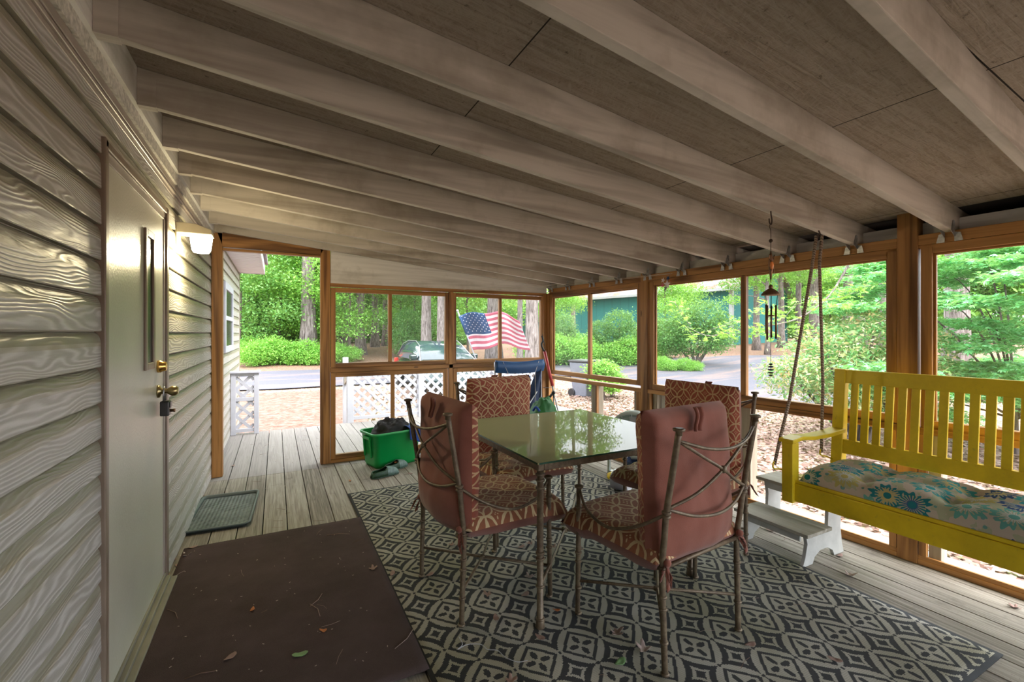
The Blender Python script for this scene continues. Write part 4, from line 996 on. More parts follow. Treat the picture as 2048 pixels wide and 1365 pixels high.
# canister lying on its side
cx2,cy2=at_px(1242,3.72); O=(cx2,cy2,0); gc=empty('grey_canister',O,R(-62)); tag(gc,'grey metal canister lying on its side on the rug edge under the patterned chair','canister')
rot=Matrix.Rotation(math.pi/2,3,'Y')
m=MB(); m.lathe([(.060,-.075),(.073,-.065),(.076,.0),(.076,.06),(.078,.065),(.078,.075),(.066,.076),(.064,.03),(.02,.028)],(0,0,.086),28,0,rot); m.build('body',M['grey_can'],gc)
m=MB(); m.lathe([(.045,.0),(.05,.02),(.03,.03),(.02,.05)],(.01,0,.086),16,0,rot); m.build('inner_fitting',M['aged_brass'],gc)
# dark tub behind it
x_,y_=at_px(1275,3.95); O=(x_,y_,0); dt=empty('dark_bucket',O); tag(dt,'dark blue bucket beside the grey canister, mostly hidden by the chairs','bucket')
m=MB(); m.lathe([(.09,.004),(.10,.02),(.115,.19),(.120,.195),(.108,.19),(.09,.02)],(0,0,0),24); m.build('tub',M['navy_dark'],dt)
m=MB(); m.tube([(.118*math.cos(a),.118*math.sin(a)*.5,.18+.05*math.sin(a)) for a in [math.pi*i/12 for i in range(13)]],.003,6); m.build('handle',M['chrome'],dt)
x_,y_=at_px(1228,4.02); m=MB(); m.lathe([(.05,0),(.062,.015),(.058,.045),(.03,.06)],(x_,y_,.004),18); tag(m.build('yellow_bowl',M['yellow']),'small yellow bowl on the deck boards behind the table','bowl')
# ================================================================ FALLEN LEAVES ON THE PORCH
def leafshape(kind, s, rs):
    m=MB(); rr=random.Random(rs)
    if kind=='lobed':
        n=30; P=[]
        for i in range(n):
            a=2*math.pi*i/n; q=(.42+.58*abs(math.cos(a*2.5))**1.6)*(1.0-.38*(1-math.cos(a))/2)*rr.uniform(.9,1.1); P.append((q*math.cos(a),q*math.sin(a)))
    else:
        n=14; P=[(math.cos(2*math.pi*i/n),.48*math.sin(2*math.pi*i/n)*(1-.25*math.cos(2*math.pi*i/n))) for i in range(n)]
    c1,c2_=rr.uniform(.5,1.3),rr.uniform(-2,2)
    def zc(x,y): return .10+.55*c1*(x*.8+y*.6)**2+.25*c1*abs(y-.2*x)+.12*math.sin(5*x+c2_)*y+.04*nz((x*3,y*3,rs))
    zmin=min(zc(x*k,y*k) for x,y in P for k in (0,.5,1))
    b=0; m.v.append((0,0,(zc(0,0)-zmin)*s))
    for k in (.5,1):
        for x,y in P: m.v.append((x*k*s,y*k*s,(zc(x*k,y*k)-zmin)*s))
    for i in range(n):
        j=(i+1)%n; m.face((0,1+i,1+j),0,True); m.face((1+i,1+n+i,1+n+j,1+j),0,True)
    return m
LV={}
for kd,mt,sz in (('lobed','leaf_brown',.030),('oval','leaf_brown',.026),('lobed','leaf_grey',.040),('oval','leaf_orange',.018),('oval','leaf_green1',.030)):
    LV[(kd,mt)]=leafshape(kd,sz,hash_:=len(LV)+3)
S_,C_=math.sin(YAW),math.cos(YAW)
def ground_px(u,v,z=0.0):
    a=(u-1024)/F_PX; b=-(v-667)/F_PX; t=(z-1.3)/b; return (CAM_X+t*(S_+a*C_),t*(C_-a*S_))
LP=[(744,1138,'lobed','leaf_brown','on the brown carpet mat near its right edge'),(646,1262,'oval','leaf_orange','on the middle of the brown carpet mat'),(1232,1266,'lobed','leaf_grey','large and curled, on the rug before the nearest chair'),
(1287,1300,'lobed','leaf_grey','flat on the rug beside the nearest chair leg'),(1240,1326,'oval','leaf_green1','on the rug near the picture bottom'),(1113,1221,'oval','leaf_orange','beside the front table leg on the rug'),
(975,1190,'lobed','leaf_brown','on the rug behind the left chair'),(1060,1154,'lobed','leaf_grey','dark and torn beside the front table leg'),(1043,1094,'oval','leaf_brown','under the middle of the table'),(1060,1088,'lobed','leaf_brown','under the middle of the table'),
(1105,1094,'lobed','leaf_brown','under the middle of the table'),(992,1236,'oval','leaf_brown','on the rug in front of the left chair'),(905,1090,'lobed','leaf_brown','on the rug by the left chair'),(1020,1362,'lobed','leaf_brown','at the bottom edge of the picture on the rug'),
(345,1118,'lobed','leaf_brown','at the wall corner by the door threshold'),(372,1108,'lobed','leaf_grey','at the wall corner by the door threshold'),(330,1150,'oval','leaf_brown','at the wall corner by the door threshold'),(385,1095,'oval','leaf_brown','at the wall corner by the door threshold'),(358,1128,'oval','leaf_brown','at the wall corner by the door threshold'),(405,990,'lobed','leaf_brown','beside the house wall near the boot tray'),
(1700,1146,'lobed','leaf_grey','on the pale deck boards under the swing'),(1680,1108,'oval','leaf_brown','beside the foot of the white stool'),(2030,1210,'lobed','leaf_brown','under the swing against the wall sill'),(1540,1058,'oval','leaf_brown','under the lower step of the white stool'),
(466,930,'oval','leaf_brown','on the deck in the doorway'),(1050,1190,'oval','leaf_brown','on the rug behind the front table leg'),(1340,1130,'oval','leaf_brown','under the nearest chair'),(1080,1275,'oval','leaf_brown','at the foot of the front table leg'),
(785,1148,'oval','leaf_brown','on the rug beside the left chair'),(860,1150,'oval','leaf_brown','on the rug beside the left chair'),(1500,1290,'oval','leaf_brown','on the right part of the patterned rug'),(1670,1320,'oval','leaf_brown','on the right part of the patterned rug'),(505,1220,'oval','leaf_orange','on the left part of the brown carpet mat'),(460,1315,'oval','leaf_brown','on the near part of the brown carpet mat'),(600,1310,'oval','leaf_green1','on the near part of the brown carpet mat'),(820,945,'oval','leaf_brown','beside the clogs on the deck'),(700,960,'oval','leaf_orange','beside the clogs on the deck'),(1160,1100,'lobed','leaf_brown','under the right part of the table')]
protos={}
adj={'leaf_brown':'dry brown','leaf_grey':'pale grey-pink','leaf_orange':'small orange','leaf_green1':'small green'}
for i,(u,v,kd,mt,where) in enumerate(LP):
    x,y=ground_px(u,v,.015)
    if (kd,mt) not in protos:
        o=LV[(kd,mt)].build('fallen_leaf',M[mt],solid=.0008); protos[(kd,mt)]=o
    else:
        o=protos[(kd,mt)].copy(); COL.objects.link(o)
    on = x>0.08 and (y<3.84 and y>.7) and x<3.14
    o.location=(x,y,.0125 if on and y<3.84 else .0015); o.rotation_euler=(0,0,i*2.399)
    shp='lobed' if kd=='lobed' else 'oval'
    tag(o,f'{adj[mt]} {shp} fallen leaf {where}','leaf','fallen leaves on the porch floor')
# pine needles, twigs and crumbs
rg2=random.Random(11); m=MB()
def stick(x,y,z,L,r,a): 
    m.tube([(x,y,z),(x+L*.5*math.cos(a)+.003,y+L*.5*math.sin(a),z+.001),(x+L*math.cos(a+.15),y+L*math.sin(a+.15),z)],r,4)
for i in range(150):
    x=rg2.uniform(.06,3.6); y=rg2.uniform(1.0,6.6); z=.0135 if (x<3.14 and y<3.84 and y>.7) else .002
    if x<1.05 and 3.3<y<4.3: z=.002
    stick(x,y,z,rg2.uniform(.02,.09),.0008,rg2.uniform(0,6.3))
for u,v in ((620,1215),(640,1235),(355,1240),(790,1300),(430,1345),(700,1070)):
    x,y=ground_px(u,v,.01); stick(x,y,.014,rg2.uniform(.08,.15),.0016,rg2.uniform(0,3))
tag(m.build('pine_needle_litter',M['leaf_brown'],fix=False),'scattered pine needles and small twigs on the porch floor','needles',kind='stuff')
m=MB()
for i in range(200):
    if i<70: x=rg2.uniform(.1,1.02); y=rg2.uniform(1.75,3.25); z=.0125
    else: x=rg2.uniform(.1,3.6); y=rg2.uniform(3.4,6.7); z=.002 if y>3.84 or x<1.04 else .0115
    s=rg2.uniform(.002,.0045); a=rg2.uniform(0,6.3)
    m.obox((x,y,z+.0006),(s*2.2,s*.8,.0012),Matrix.Rotation(a,3,'Z'))
tag(m.build('leaf_crumbs',M['leaf_grey'],fix=False),'tiny pale leaf crumbs scattered on the mat and deck boards','crumbs',kind='stuff')
# white thread on rug
m=MB(); pts=[ground_px(u,v,.013)+(.0135,) for u,v in ((918,1275),(925,1290),(915,1300),(935,1290),(962,1290),(975,1300),(995,1302),(1010,1315),(1035,1325),(1055,1322))]; m.tube(spline(pts,4),.0014,5); tag(m.build('white_thread',M['white_paint']),'thin white thread lying in loops on the patterned rug by the left chair leg','thread')
# ================================================================ OUTSIDE
def gz(x,y):
    r=math.hypot(x-CAM_X,y)
    if r<13: return -0.40
    if r<30:
        t=(r-13)/17; return -0.40+0.87*(t*t*(3-2*t)*.5+t*.5)
    return 0.47+min(1.2,(r-30)*.012)
m=MB(); rings_=[0,2,4,6,8,10,12,13,14.5,16,18,20,22,24,26,28,30,36,44,56,80,120,200]; na=64; b=0
for r in rings_:
    for k in range(na):
        a=2*math.pi*k/na; x=CAM_X+r*math.cos(a); y=r*math.sin(a); m.v.append((x,y,gz(x,y)+.03*nz((x*.4,y*.4,0))*(r>5)))
for i in range(len(rings_)-1):
    for k in range(na): m.face((i*na+k,i*na+(k+1)%na,(i+1)*na+(k+1)%na,(i+1)*na+k),0,True)
gnd=m.build('ground',M['ground'],fix=False); tag(gnd,'leaf-littered brown ground around the porch','ground',kind='structure')
def on_ground(u,v):
    lo,hi=3.0,60.0
    for _ in range(40):
        mid=(lo+hi)/2; x,y=at_px(u,mid); z=1.3-(v-667)*mid/F_PX
        if z>gz(x,y): lo=mid
        else: hi=mid
    x,y=at_px(u,lo); return (x,y,gz(x,y))
near=[(300,800),(420,790),(480,784),(560,781),(640,776),(760,770),(900,764),(1000,757),(1100,752),(1180,760),(1240,772),(1300,786),(1400,792),(1480,797),(1560,805),(1640,815),(1760,840),(1900,880)]
far=[(300,752),(420,750),(480,747),(560,744),(640,742),(760,736),(900,729),(1000,722),(1100,717),(1180,717),(1240,718),(1300,720),(1400,716),(1480,713),(1560,713),(1640,714),(1760,717),(1900,722)]
m=MB(); K=8
for i,((u,v),(u2,v2)) in enumerate(zip(near,far)):
    a=on_ground(u,v); c=on_ground(u2,v2)
    for k in range(K+1):
        t=k/K; x=a[0]+(c[0]-a[0])*t; y=a[1]+(c[1]-a[1])*t; m.v.append((x,y,gz(x,y)+.045))
for i in range(len(near)-1):
    for k in range(K): q=i*(K+1)+k; m.face((q,q+K+1,q+K+2,q+1),0,True)
rd=m.build('road',M['asphalt'],fix=False); tag(rd,'pale grey asphalt road strewn with leaves beyond the porch','road',kind='structure')
m=MB(); pw=[(-.5,7.25),(1.40,7.25),(1.9,8.2),(2.6,11),(3.0,13.9),(-3,14.2),(-1.5,10)]
zz=-.375; k=len(m.v); m.v=[(x,y,gz(x,y)+.03) for x,y in pw]; m.face(range(len(pw))); pth=m.build('path',M['straw'],fix=False); tag(pth,'pine-straw covered path from the deck step to the road','path',kind='structure')
# ---- white lattice railing
def lattice(m,x0,x1,z0,z1,y,pitch=.150,w=.043,t=.006):
    def clip(a,b):   # clip line a->b to rect
        (xa,za),(xb,zb)=a,b; t0,t1=0,1; dx,dz=xb-xa,zb-za
        for p,q in ((-dx,xa-x0),(dx,x1-xa),(-dz,za-z0),(dz,z1-za)):
            if abs(p)<1e-9: 
                if q<0: return None
            else:
                r=q/p
                if p<0: t0=max(t0,r)
                else: t1=min(t1,r)
        if t1-t0<.02: return None
        return ((xa+dx*t0,za+dz*t0),(xa+dx*t1,za+dz*t1))
    H=z1-z0; n=int((x1-x0+H)/pitch)+2
    for s in (1,-1):
        for i in range(-1,n):
            xs=x0-H+i*pitch if s>0 else x0+i*pitch
            c=clip((xs,z0),(xs+s*H,z1)) if s>0 else clip((xs,z0),(xs-H,z1))
            if c: (a,b_),(c2_,d_)=c; m.bar((a,y+s*t*.55,b_),(c2_,y+s*t*.55,d_),t,w,(0,0,1))
O=(1.45,6.93,0); lr=empty('lattice_railing',O); tag(lr,'white lattice railing along the far edge of the deck','railing')
for x in (1.45,2.50,4.70):
    MB().box(x,x+.09,6.90,6.99,-.38,.755).build('post',M['white_paint'],lr,O,bevel=.004)
MB().box(1.40,4.85,6.875,7.015,.755,.785).build('top_rail',M['white_paint'],lr,O,bevel=.004)
m=MB(); m.box(1.54,4.70,6.92,6.955,.70,.755); m.build('upper_rail',M['white_paint'],lr,O); MB().box(1.54,4.70,6.92,6.955,.035,.085).build('lower_rail',M['white_paint'],lr,O,bevel=.003)
m=MB(); lattice(m,1.54,2.50,.07,.715,6.945); m.build('lattice_panel',M['white_paint'],lr,O,fix=False)
m=MB(); lattice(m,2.59,4.70,.07,.715,6.945); m.build('lattice_panel',M['white_paint'],lr,O,fix=False)
O=(1.50,7.6,0); hr_=empty('stair_handrail',O); tag(hr_,'pale wooden stair post with a sloping handrail beyond the deck','handrail')
MB().box(1.52,1.60,7.9,7.98,-.40,.90).build('post',M['white_paint'],hr_,O,bevel=.004)
m=MB(); m.bar((1.50,6.99,.70),(1.56,8.0,.50),.04,.12); m.build('handrail',M['post_old'],hr_,O)
O=(.18,6.75,0); gp=empty('lattice_side_panel',O); tag(gp,'short white lattice railing panel against the house wall by the doorway','railing')
for x in (.028,.285): MB().box(x,x+.055,6.72,6.775,.0,.79).build('post',M['white_paint'],gp,O,bevel=.003)
MB().box(.015,.36,6.69,6.80,.79,.815).build('cap_rail',M['white_paint'],gp,O,bevel=.003)
m=MB(); m.box(.083,.285,6.73,6.765,.745,.79); m.box(.083,.285,6.73,6.765,.43,.475); m.box(.083,.285,6.73,6.765,.03,.075); m.build('cross_rail',M['white_paint'],gp,O,bevel=.002)
m=MB(); lattice(m,.083,.285,.075,.745,6.755,.165,.038,.005); m.build('lattice_panel',M['white_paint'],gp,O,fix=False)
# ---- flag
a=P3(955,722,6.95) if False else None
def PP(u,v,d):
    x,y=at_px(u,d); return Vector((x,y,1.3-(v-667)*d/F_PX))
p0=PP(962,745,7.55); p1=PP(915,622,6.9); O=tuple(p0); fg=empty('flag',O); tag(fg,'striped red, white and blue flag blowing from a white pole above the deck railing','flag')
d_=(p1-p0)
m=MB(); m.tube([p0-d_*.25,p1],.010,10); m.ball(p1,.018,10); m.build('pole',M['white_paint'],fg,O)
q0=p0+d_*.92; q1=p0+d_*.36
m=MB(); m.tube([q0,q0+(q1-q0)*.5],.016,8); m.build('sleeve',M['flag_blue'],fg,O)
side=Vector((C_,-S_,0)); dep=Vector((S_,C_,0))
def fpt(u,v):   # u along the fly 0..1, v 0 top..1 bottom
    b0=q0+(q1-q0)*v
    L=.98; lift=.10*math.sin(u*3.0)-.02*u
    return b0+side*(L*u*(1-.06*u))+Vector((0,0,lift+.025*math.sin(u*11+v*2)-.05*u*(1-v)+ .02*u*v))+dep*(.06*math.sin(u*8+v*2.5)*(.3+u)+.03*math.sin(u*17))+side*(.0)
m=MB()
def fm(u,v):
    if u<.40 and v<.54: return 2
    return int(v*13)%2
nU,nV=60,26
m.grid(lambda u,v:fpt(u,v),nU,nV,0,True,mfn=fm)
m.build('flag_cloth',[M['flag_red'],M['flag_white'],M['flag_blue']],fg,O,solid=.003,fix=False)
m=MB()
for r in range(9):
    for c in range(11):
        if (r+c)%2: continue
        u=.025+c*.035; v=.03+r*.058; P=fpt(u,v); e=1e-3
        du=(fpt(u+e,v)-P).normalized(); dv=(fpt(u,v+e)-P).normalized(); nn=du.cross(dv).normalized()
        for sg in (-1,1):
            b=len(m.v); 
            for i in range(10):
                aa=math.pi*i/5; q=.0125 if i%2==0 else .005; m.v.append(tuple(P+nn*sg*.0028+du*q*math.cos(aa)+dv*q*math.sin(aa)))
            m.face(range(b,b+10))
m.build('white_star',M['flag_white'],fg,O,fix=False)
# ---- trash can
x,y=at_px(1168,12.3); O=(x,y,gz(x,y)); tc=empty('trash_can',O,R(20)); tag(tc,'grey wheeled trash can beside the road','trash can')
m=MB(); m.hexa([(-.22,-.22,0),(.22,-.22,0),(.22,.22,0),(-.22,.22,0),(-.29,-.29,.92),(.29,-.29,.92),(.29,.29,.92),(-.29,.29,.92)]); m.build('bin_body',M['trash'],tc,bevel=.03)
m=MB(); m.box(-.32,.32,-.33,.31,.92,.98); m.build('lid',M['black_plastic'],tc,bevel=.02)
for s in (-1,1): MB().lathe([(.10,-.03),(.11,0),(.10,.03)],(s*.24,.24,.10),18,0,Matrix.Rotation(math.pi/2,3,'Y')).build('wheel',M['black_plastic'],tc)
# ---- car
cx_,cy_=at_px(872,13.2); gcz=gz(cx_,cy_); car=empty('car',(cx_,cy_,gcz),0); tag(car,'dark teal car parked beyond the deck railing with trees reflected in its windshield','car')
fd=Vector((C_*.42-S_*.907, -S_*.42-C_*.907,0)); car.rotation_euler=(0,0,math.atan2(fd.y,fd.x))
def sec(x,w,zb,zt,wt): 
    return [(x,-w,zb),(x,-w*1.0,zb+(zt-zb)*.55),(x,-wt,zt),(x,wt,zt),(x,w,zb+(zt-zb)*.55),(x,w,zb)]
m=MB(); SS=[(-2.15,.80,.32,.78,.70),(-2.1,.86,.25,.98,.78),(-1.6,.90,.22,1.02,.80),(0,.91,.22,1.0,.80),(1.1,.91,.22,1.0,.80),(1.8,.88,.24,.90,.76),(2.15,.80,.28,.76,.66),(2.25,.7,.32,.62,.55)]
for s in SS: m.v+=sec(*s)
for i in range(len(SS)-1):
    for k in range(6): m.face((i*6+k,i*6+(k+1)%6,(i+1)*6+(k+1)%6,(i+1)*6+k),0,True)
m.face(range(6)); m.face(range((len(SS)-1)*6,len(SS)*6)); m.build('body',M['car_paint'],car,sub=1)
m=MB(); CS=[(-1.95,.76,.97,1.02,.72),(-1.55,.78,.97,1.36,.62),(-.9,.80,.97,1.46,.60),(.1,.80,.97,1.46,.60),(.55,.79,.97,1.34,.60),(1.25,.74,.95,1.0,.70)]
for s in CS: m.v+=[(s[0],-s[1],s[2]),(s[0],-s[4],s[3]),(s[0],s[4],s[3]),(s[0],s[1],s[2])]
for i in range(len(CS)-1):
    for k in range(4): m.face((i*4+k,i*4+(k+1)%4,(i+1)*4+(k+1)%4,(i+1)*4+k),(1 if k in (0,2) or (k==1 and i in (0,3,4)) else 0),True)
m.face(range(4)); m.face(range((len(CS)-1)*4,len(CS)*4)); m.build('cabin',[M['car_paint'],M['car_glass']],car)
for s in (-1,1):
    m=MB(); m.tube([(1.22,s*.75,.97),(.52,s*.61,1.36),(.1,s*.605,1.475),(-.9,s*.605,1.475),(-1.55,s*.63,1.37),(-1.9,s*.74,1.03)],.011,8); m.build('roof_rail',M['chrome'],car)
    m=MB(); m.box(.78,.95,s*.86-.09,s*.86+.09,.98,1.12); m.build('mirror',M['car_paint'],car,bevel=.03)
    m=MB(); m.box(-2.14,-2.0,s*.76-.06,s*.76+.06,.74,.90); m.build('tail_light',M['red_light'],car,bevel=.02)
    for x in (-1.35,1.4): MB().lathe([(.28,-.1),(.33,-.09),(.33,.09),(.28,.1)],(x,s*.80,.33),24,0,Matrix.Rotation(math.pi/2,3,'X')).build('wheel',M['black_plastic'],car)
# ---- teal building
A=Vector(at_px(1464,30)+(0,)); B=Vector(at_px(1105,42)+(0,)); dirw=(B-A).normalized(); nrm=Vector((dirw.y,-dirw.x,0))
if nrm.dot(A)<0: nrm=-nrm
O=(A.x,A.y,0); tl=empty('teal_building',O); tag(tl,'long teal building with white corner trim and a leaf-strewn shingle roof across the road','building')
zg=.2; ze=4.42; L=34; Wd=11
def bp(s,n,z): p=A+dirw*s+nrm*n; return (p.x,p.y,z)
def bbox(name,s0,s1,n0,n1,z0,z1,mat):
    m=MB(); m.hexa([bp(s0,n0,z0),bp(s1,n0,z0),bp(s1,n1,z0),bp(s0,n1,z0),bp(s0,n0,z1),bp(s1,n0,z1),bp(s1,n1,z1),bp(s0,n1,z1)]); m.build(name,M[mat],tl,O)
bbox('wall',0,L,0,Wd,zg,ze,'teal')
m=MB(); b=[bp(0,0,ze),bp(0,Wd,ze),bp(0,Wd/2,ze+3.0),bp(.1,0,ze),bp(.1,Wd,ze),bp(.1,Wd/2,ze+3.0)]; m.v+=b; m.face((0,1,2)); m.face((3,5,4)); m.face((0,3,4,1)); m.face((1,4,5,2)); m.face((2,5,3,0)); m.build('gable',M['teal'],tl,O)
for sg in (0,1):
    m=MB(); n0=-.5 if sg==0 else Wd+.5; zl=ze-.27
    m.hexa([bp(-.5,n0,zl),bp(L,n0,zl),bp(L,Wd/2,ze+3.05),bp(-.5,Wd/2,ze+3.05),bp(-.5,n0,zl+.12),bp(L,n0,zl+.12),bp(L,Wd/2,ze+3.2),bp(-.5,Wd/2,ze+3.2)]); m.build('roof',M['roof'],tl,O)
bbox('gutter',-.5,L,-.62,-.48,ze-.30,ze-.12,'white_paint'); bbox('corner_board',-.06,.18,-.06,.18,zg,ze-.1,'white_paint'); bbox('garage_door',.9,2.6,-.08,.02,zg,1.05,'white_paint')
m=MB(); m.hexa([bp(-.55,-.5,ze-.32),bp(-.5,-.5,ze-.32),bp(-.5,Wd/2,ze+3.0),bp(-.55,Wd/2,ze+3.0),bp(-.55,-.5,ze-.05),bp(-.5,-.5,ze-.05),bp(-.5,Wd/2,ze+3.25),bp(-.55,Wd/2,ze+3.25)]); m.build('rake_board',M['white_paint'],tl,O)
# pale house far right behind the trees, another roof at left
def far_house(u,d,w,h,dp,label,wallm='house_white',zb=.3):
    x,y=at_px(u,d); o=empty('distant_house',(x,y,zb),-YAW); tag(o,label,'house')
    MB().box(-w/2,w/2,0,dp,0,h).build('wall',M[wallm],o)
    m=MB(); m.prism([(-w/2-.5,h-.1),(w/2+.5,h-.1),(0,h+2.2)],'y',-.5,dp+.5); m.build('roof',M['roof'],o)
    for xx in (-w/3,0,w/3):
        f=MB().box(xx-.5,xx+.5,-.06,.02,1.0,2.2).build('window',M['white_paint'],o); MB().box(xx-.42,xx+.42,-.08,-.05,1.08,2.12).build('pane',M['dark_glass'],f)
far_house(1650,55,11,2.9,7,'pale distant house glimpsed between the tree trunks right of the teal building')
far_house(497,44,8,3.0,6,'white distant house glimpsed through the shrubs beyond the doorway',zb=.5)
# ================================================================ FOLIAGE
def leaves_mesh(name, cen, size, mat, seed=0, tilt=.6, per=1, spray=0.0, lobes=0, up=None, asp=.55):
    """cen (N,3) spray centres; per leaves per spray"""
    rs=np.random.RandomState(seed); cen=np.asarray(cen,dtype=np.float64)
    c=np.repeat(cen,per,axis=0); N=len(c)
    if spray>0:
        off=rs.normal(0,1,(N,3))*np.array([spray,spray,spray*.45]); c=c+off
    nrm=rs.normal(0,1,(N,3))*tilt; nrm[:,2]+=1.0; nrm/=np.linalg.norm(nrm,axis=1)[:,None]
    a=rs.normal(0,1,(N,3)); a-=nrm*(a*nrm).sum(1)[:,None]; a/=np.linalg.norm(a,axis=1)[:,None]
    b=np.cross(nrm,a); s=size*rs.uniform(.6,1.3,N)[:,None]
    if lobes:
        V=[];nf=lobes
        for k in range(lobes):
            th=math.radians(-70+140*k/(lobes-1)); L=1.0-.35*abs(th)/1.3
            d=a*math.cos(th)+b*math.sin(th); p=-a*math.sin(th)+b*math.cos(th)
            V+= [c, c+d*s*L*.5+p*s*.13, c+d*s*L-nrm*s*.12, c+d*s*L*.5-p*s*.13]
        v=np.stack(V,axis=1).reshape(-1,3); nq=N*lobes
    else:
        v=np.stack([c-a*s*.5, c+b*s*asp*.5, c+a*s*.5-nrm*s*.10, c-b*s*asp*.5],axis=1).reshape(-1,3); nq=N
    me=bpy.data.meshes.new(name); me.vertices.add(nq*4); me.vertices.foreach_set('co',v.ravel())
    me.loops.add(nq*4); me.loops.foreach_set('vertex_index',np.arange(nq*4,dtype=np.int32))
    me.polygons.add(nq); me.polygons.foreach_set('loop_start',np.arange(0,nq*4,4,dtype=np.int32)); me.polygons.foreach_set('loop_total',np.full(nq,4,dtype=np.int32))
    me.update(); me.validate(); me.materials.append(mat); return me
def ell_pts(n, c, r, seed, shell=.55, zmin=None):
    rs=np.random.RandomState(seed); d=rs.normal(0,1,(n,3)); d/=np.linalg.norm(d,axis=1)[:,None]
    q=(shell+(1-shell)*rs.uniform(0,1,n))[:,None]; p=np.array(c)+d*q*np.array(r)
    if zmin is not None: p[:,2]=np.maximum(p[:,2],zmin+rs.uniform(0,.3,n))
    return p
def blob_pts(n, blobs, seed, shell=.5):
    rs=np.random.RandomState(seed); w=np.array([b[3]*b[4]*b[5] for b in blobs])**.67; w/=w.sum(); out=[]
    for i,b in enumerate(blobs): out.append(ell_pts(max(4,int(n*w[i])),b[:3],b[3:],seed*31+i,shell))
    return np.concatenate(out)
def link_me(name, me, parent): 
    o=bpy.data.objects.new(name,me); COL.objects.link(o); o.parent=parent; return o
def trunk_mb(h, r, seed, lean=(0,0), branches=4, bh=.5, flare=1.5, blen=.35):
    rr=random.Random(seed); m=MB(); P=[];Q=[]
    for i in range(11):
        t=i/10; P.append((lean[0]*t*h+.04*h*.2*nz((t*3,seed,0)),lean[1]*t*h+.04*h*.2*nz((t*3,seed,5)),-.15+(h+.15)*t)); Q.append(r*(1-.55*t)*(1+(flare-1)*math.exp(-t*22)))
    m.tube(P,Q,12)
    for k in range(branches):
        t=bh+(1-bh)*(k+.5)/branches; i=min(9,int(t*10)); p=Vector(P[i]); a=rr.uniform(0,6.28); L=h*blen*rr.uniform(.7,1.2)*(1.2-t*.6)
        e=p+Vector((math.cos(a)*L,math.sin(a)*L,L*rr.uniform(.15,.5))); m.tube(bez(p,(p+e)/2+Vector((0,0,L*.15)),e,6),[r*.30*(1-.7*j/6) for j in range(7)],7)
    return m
def make_tree(name, h, r, blobs, nleaf, size, lm, seed, bark='bark', per=8, spray=.35, **kw):
    root=empty(name,(0,0,0))
    trunk_mb(h,r,seed,**kw).build('trunk',M[bark],root)
    link_me('crown',leaves_mesh(name+'_crown',blob_pts(nleaf//per,blobs,seed),size,M[lm],seed,.7,per,spray),root)
    return root
def place(o,x,y,rz=0,s=1.0,label=None,cat='tree',group=None,dz=0):
    o.location=(x,y,gz(x,y)+dz-.02); o.rotation_euler=(0,0,rz); o.scale=(s,s,s)
    if label: tag(o,label,cat,group)
    return o
def rblobs(n,zr,rad,br,seed):
    rr=random.Random(seed); out=[]
    for i in range(n):
        a=rr.uniform(0,6.28); q=rad*math.sqrt(rr.random()); z=rr.uniform(*zr); s=br*rr.uniform(.7,1.3); out.append((q*math.cos(a),q*math.sin(a),z,s,s,s*.55))
    return out
# prototypes
tall=[make_tree('pine_tree',15,.30,rblobs(16,(6,15),3.2,1.6,1),14000,.22,'leaf_mid',1,branches=7,bh=.4,blen=.22),
      make_tree('pine_tree',15,.26,rblobs(16,(5.5,15),3.4,1.5,2),14000,.22,'leaf_bright',2,branches=7,bh=.38,blen=.22)]
under=[make_tree('understory_tree',6,.07,rblobs(16,(1.6,6.0),2.0,1.0,3),16000,.13,'leaf_bright',3,bark='bark_dark',branches=8,bh=.25,blen=.3),
       make_tree('understory_tree',6,.08,rblobs(18,(1.0,6.0),2.1,1.0,4),16000,.14,'leaf_mid',4,bark='bark_dark',branches=8,bh=.2,blen=.3)]
def far_tree(name,seed,lm,dens,size,zr=(.4,9)):
    return make_tree(name,9.5,.15,rblobs(26,zr,3.2,1.5,seed),dens,size,lm,seed,bark='bark_dark',branches=6,bh=.3,blen=.3)
fart=[far_tree('woodland_tree',5,'leaf_mid',11000,.30),far_tree('woodland_tree',6,'leaf_bright',10000,.30),far_tree('woodland_tree',7,'leaf_dark',11000,.28)]
used=set()
def use(proto,*a,**k):
    o=proto if id(proto) not in used else copy_tree(proto); used.add(id(proto)); return place(o,*a,**k)
# named trunks: (px, d, radius px -> scale, label)
T1=[(617,21.0,1.25,1,'big grey-barked tree standing behind the shrubs seen through the doorway'),
    (722,23,.80,0,'tree with a bare grey trunk in the left half of the first far window'),
    (690,26,.80,1,'dark leaning trunk at the left edge of the first far window'),
    (750,28,.75,0,'slim dark trunk left of centre behind the car, woodland edge'),
    (771,29,.75,1,'slim dark trunk just right of its twin behind the car'),
    (853,19.5,.78,0,'pale tree trunk behind the car roof, left of two'),
    (884,18.5,.78,1,'pale tree trunk behind the car roof, right of two'),
    (988,20,1.05,0,'stout grey trunk behind the flag'),
    (1040,18.5,.50,1,'slim purple-grey trunk behind the tip of the flag'),
    (1064,15.5,.80,0,'mossy grey trunk right of the flag, close to the corner post'),
    (1146,33,.70,1,'slim trunk in front of the teal wall left of the trash can'),
    (1513,24.5,.58,0,'pale straight trunk in front of the teal gable'),
    (1535,22,.45,1,'short thin trunk behind the wind chime'),
    (1562,26,.60,0,'grey trunk right of the wind chime'),
    (1597,31,.8,1,'pale trunk left of the swing ropes far behind the road'),
    (1628,29,1.15,0,'thick dark trunk between the swing ropes'),
    (1697,24,.95,1,'forked trunk right of the swing ropes'),
    (1722,27,.85,0,'dark trunk near the brown post, behind the flowering shrub'),
    (1765,20,.70,1,'reddish trunk beside the thick brown post'),
    (1912,13.0,1.0,0,'broad trunk behind the green maple in the right window')]
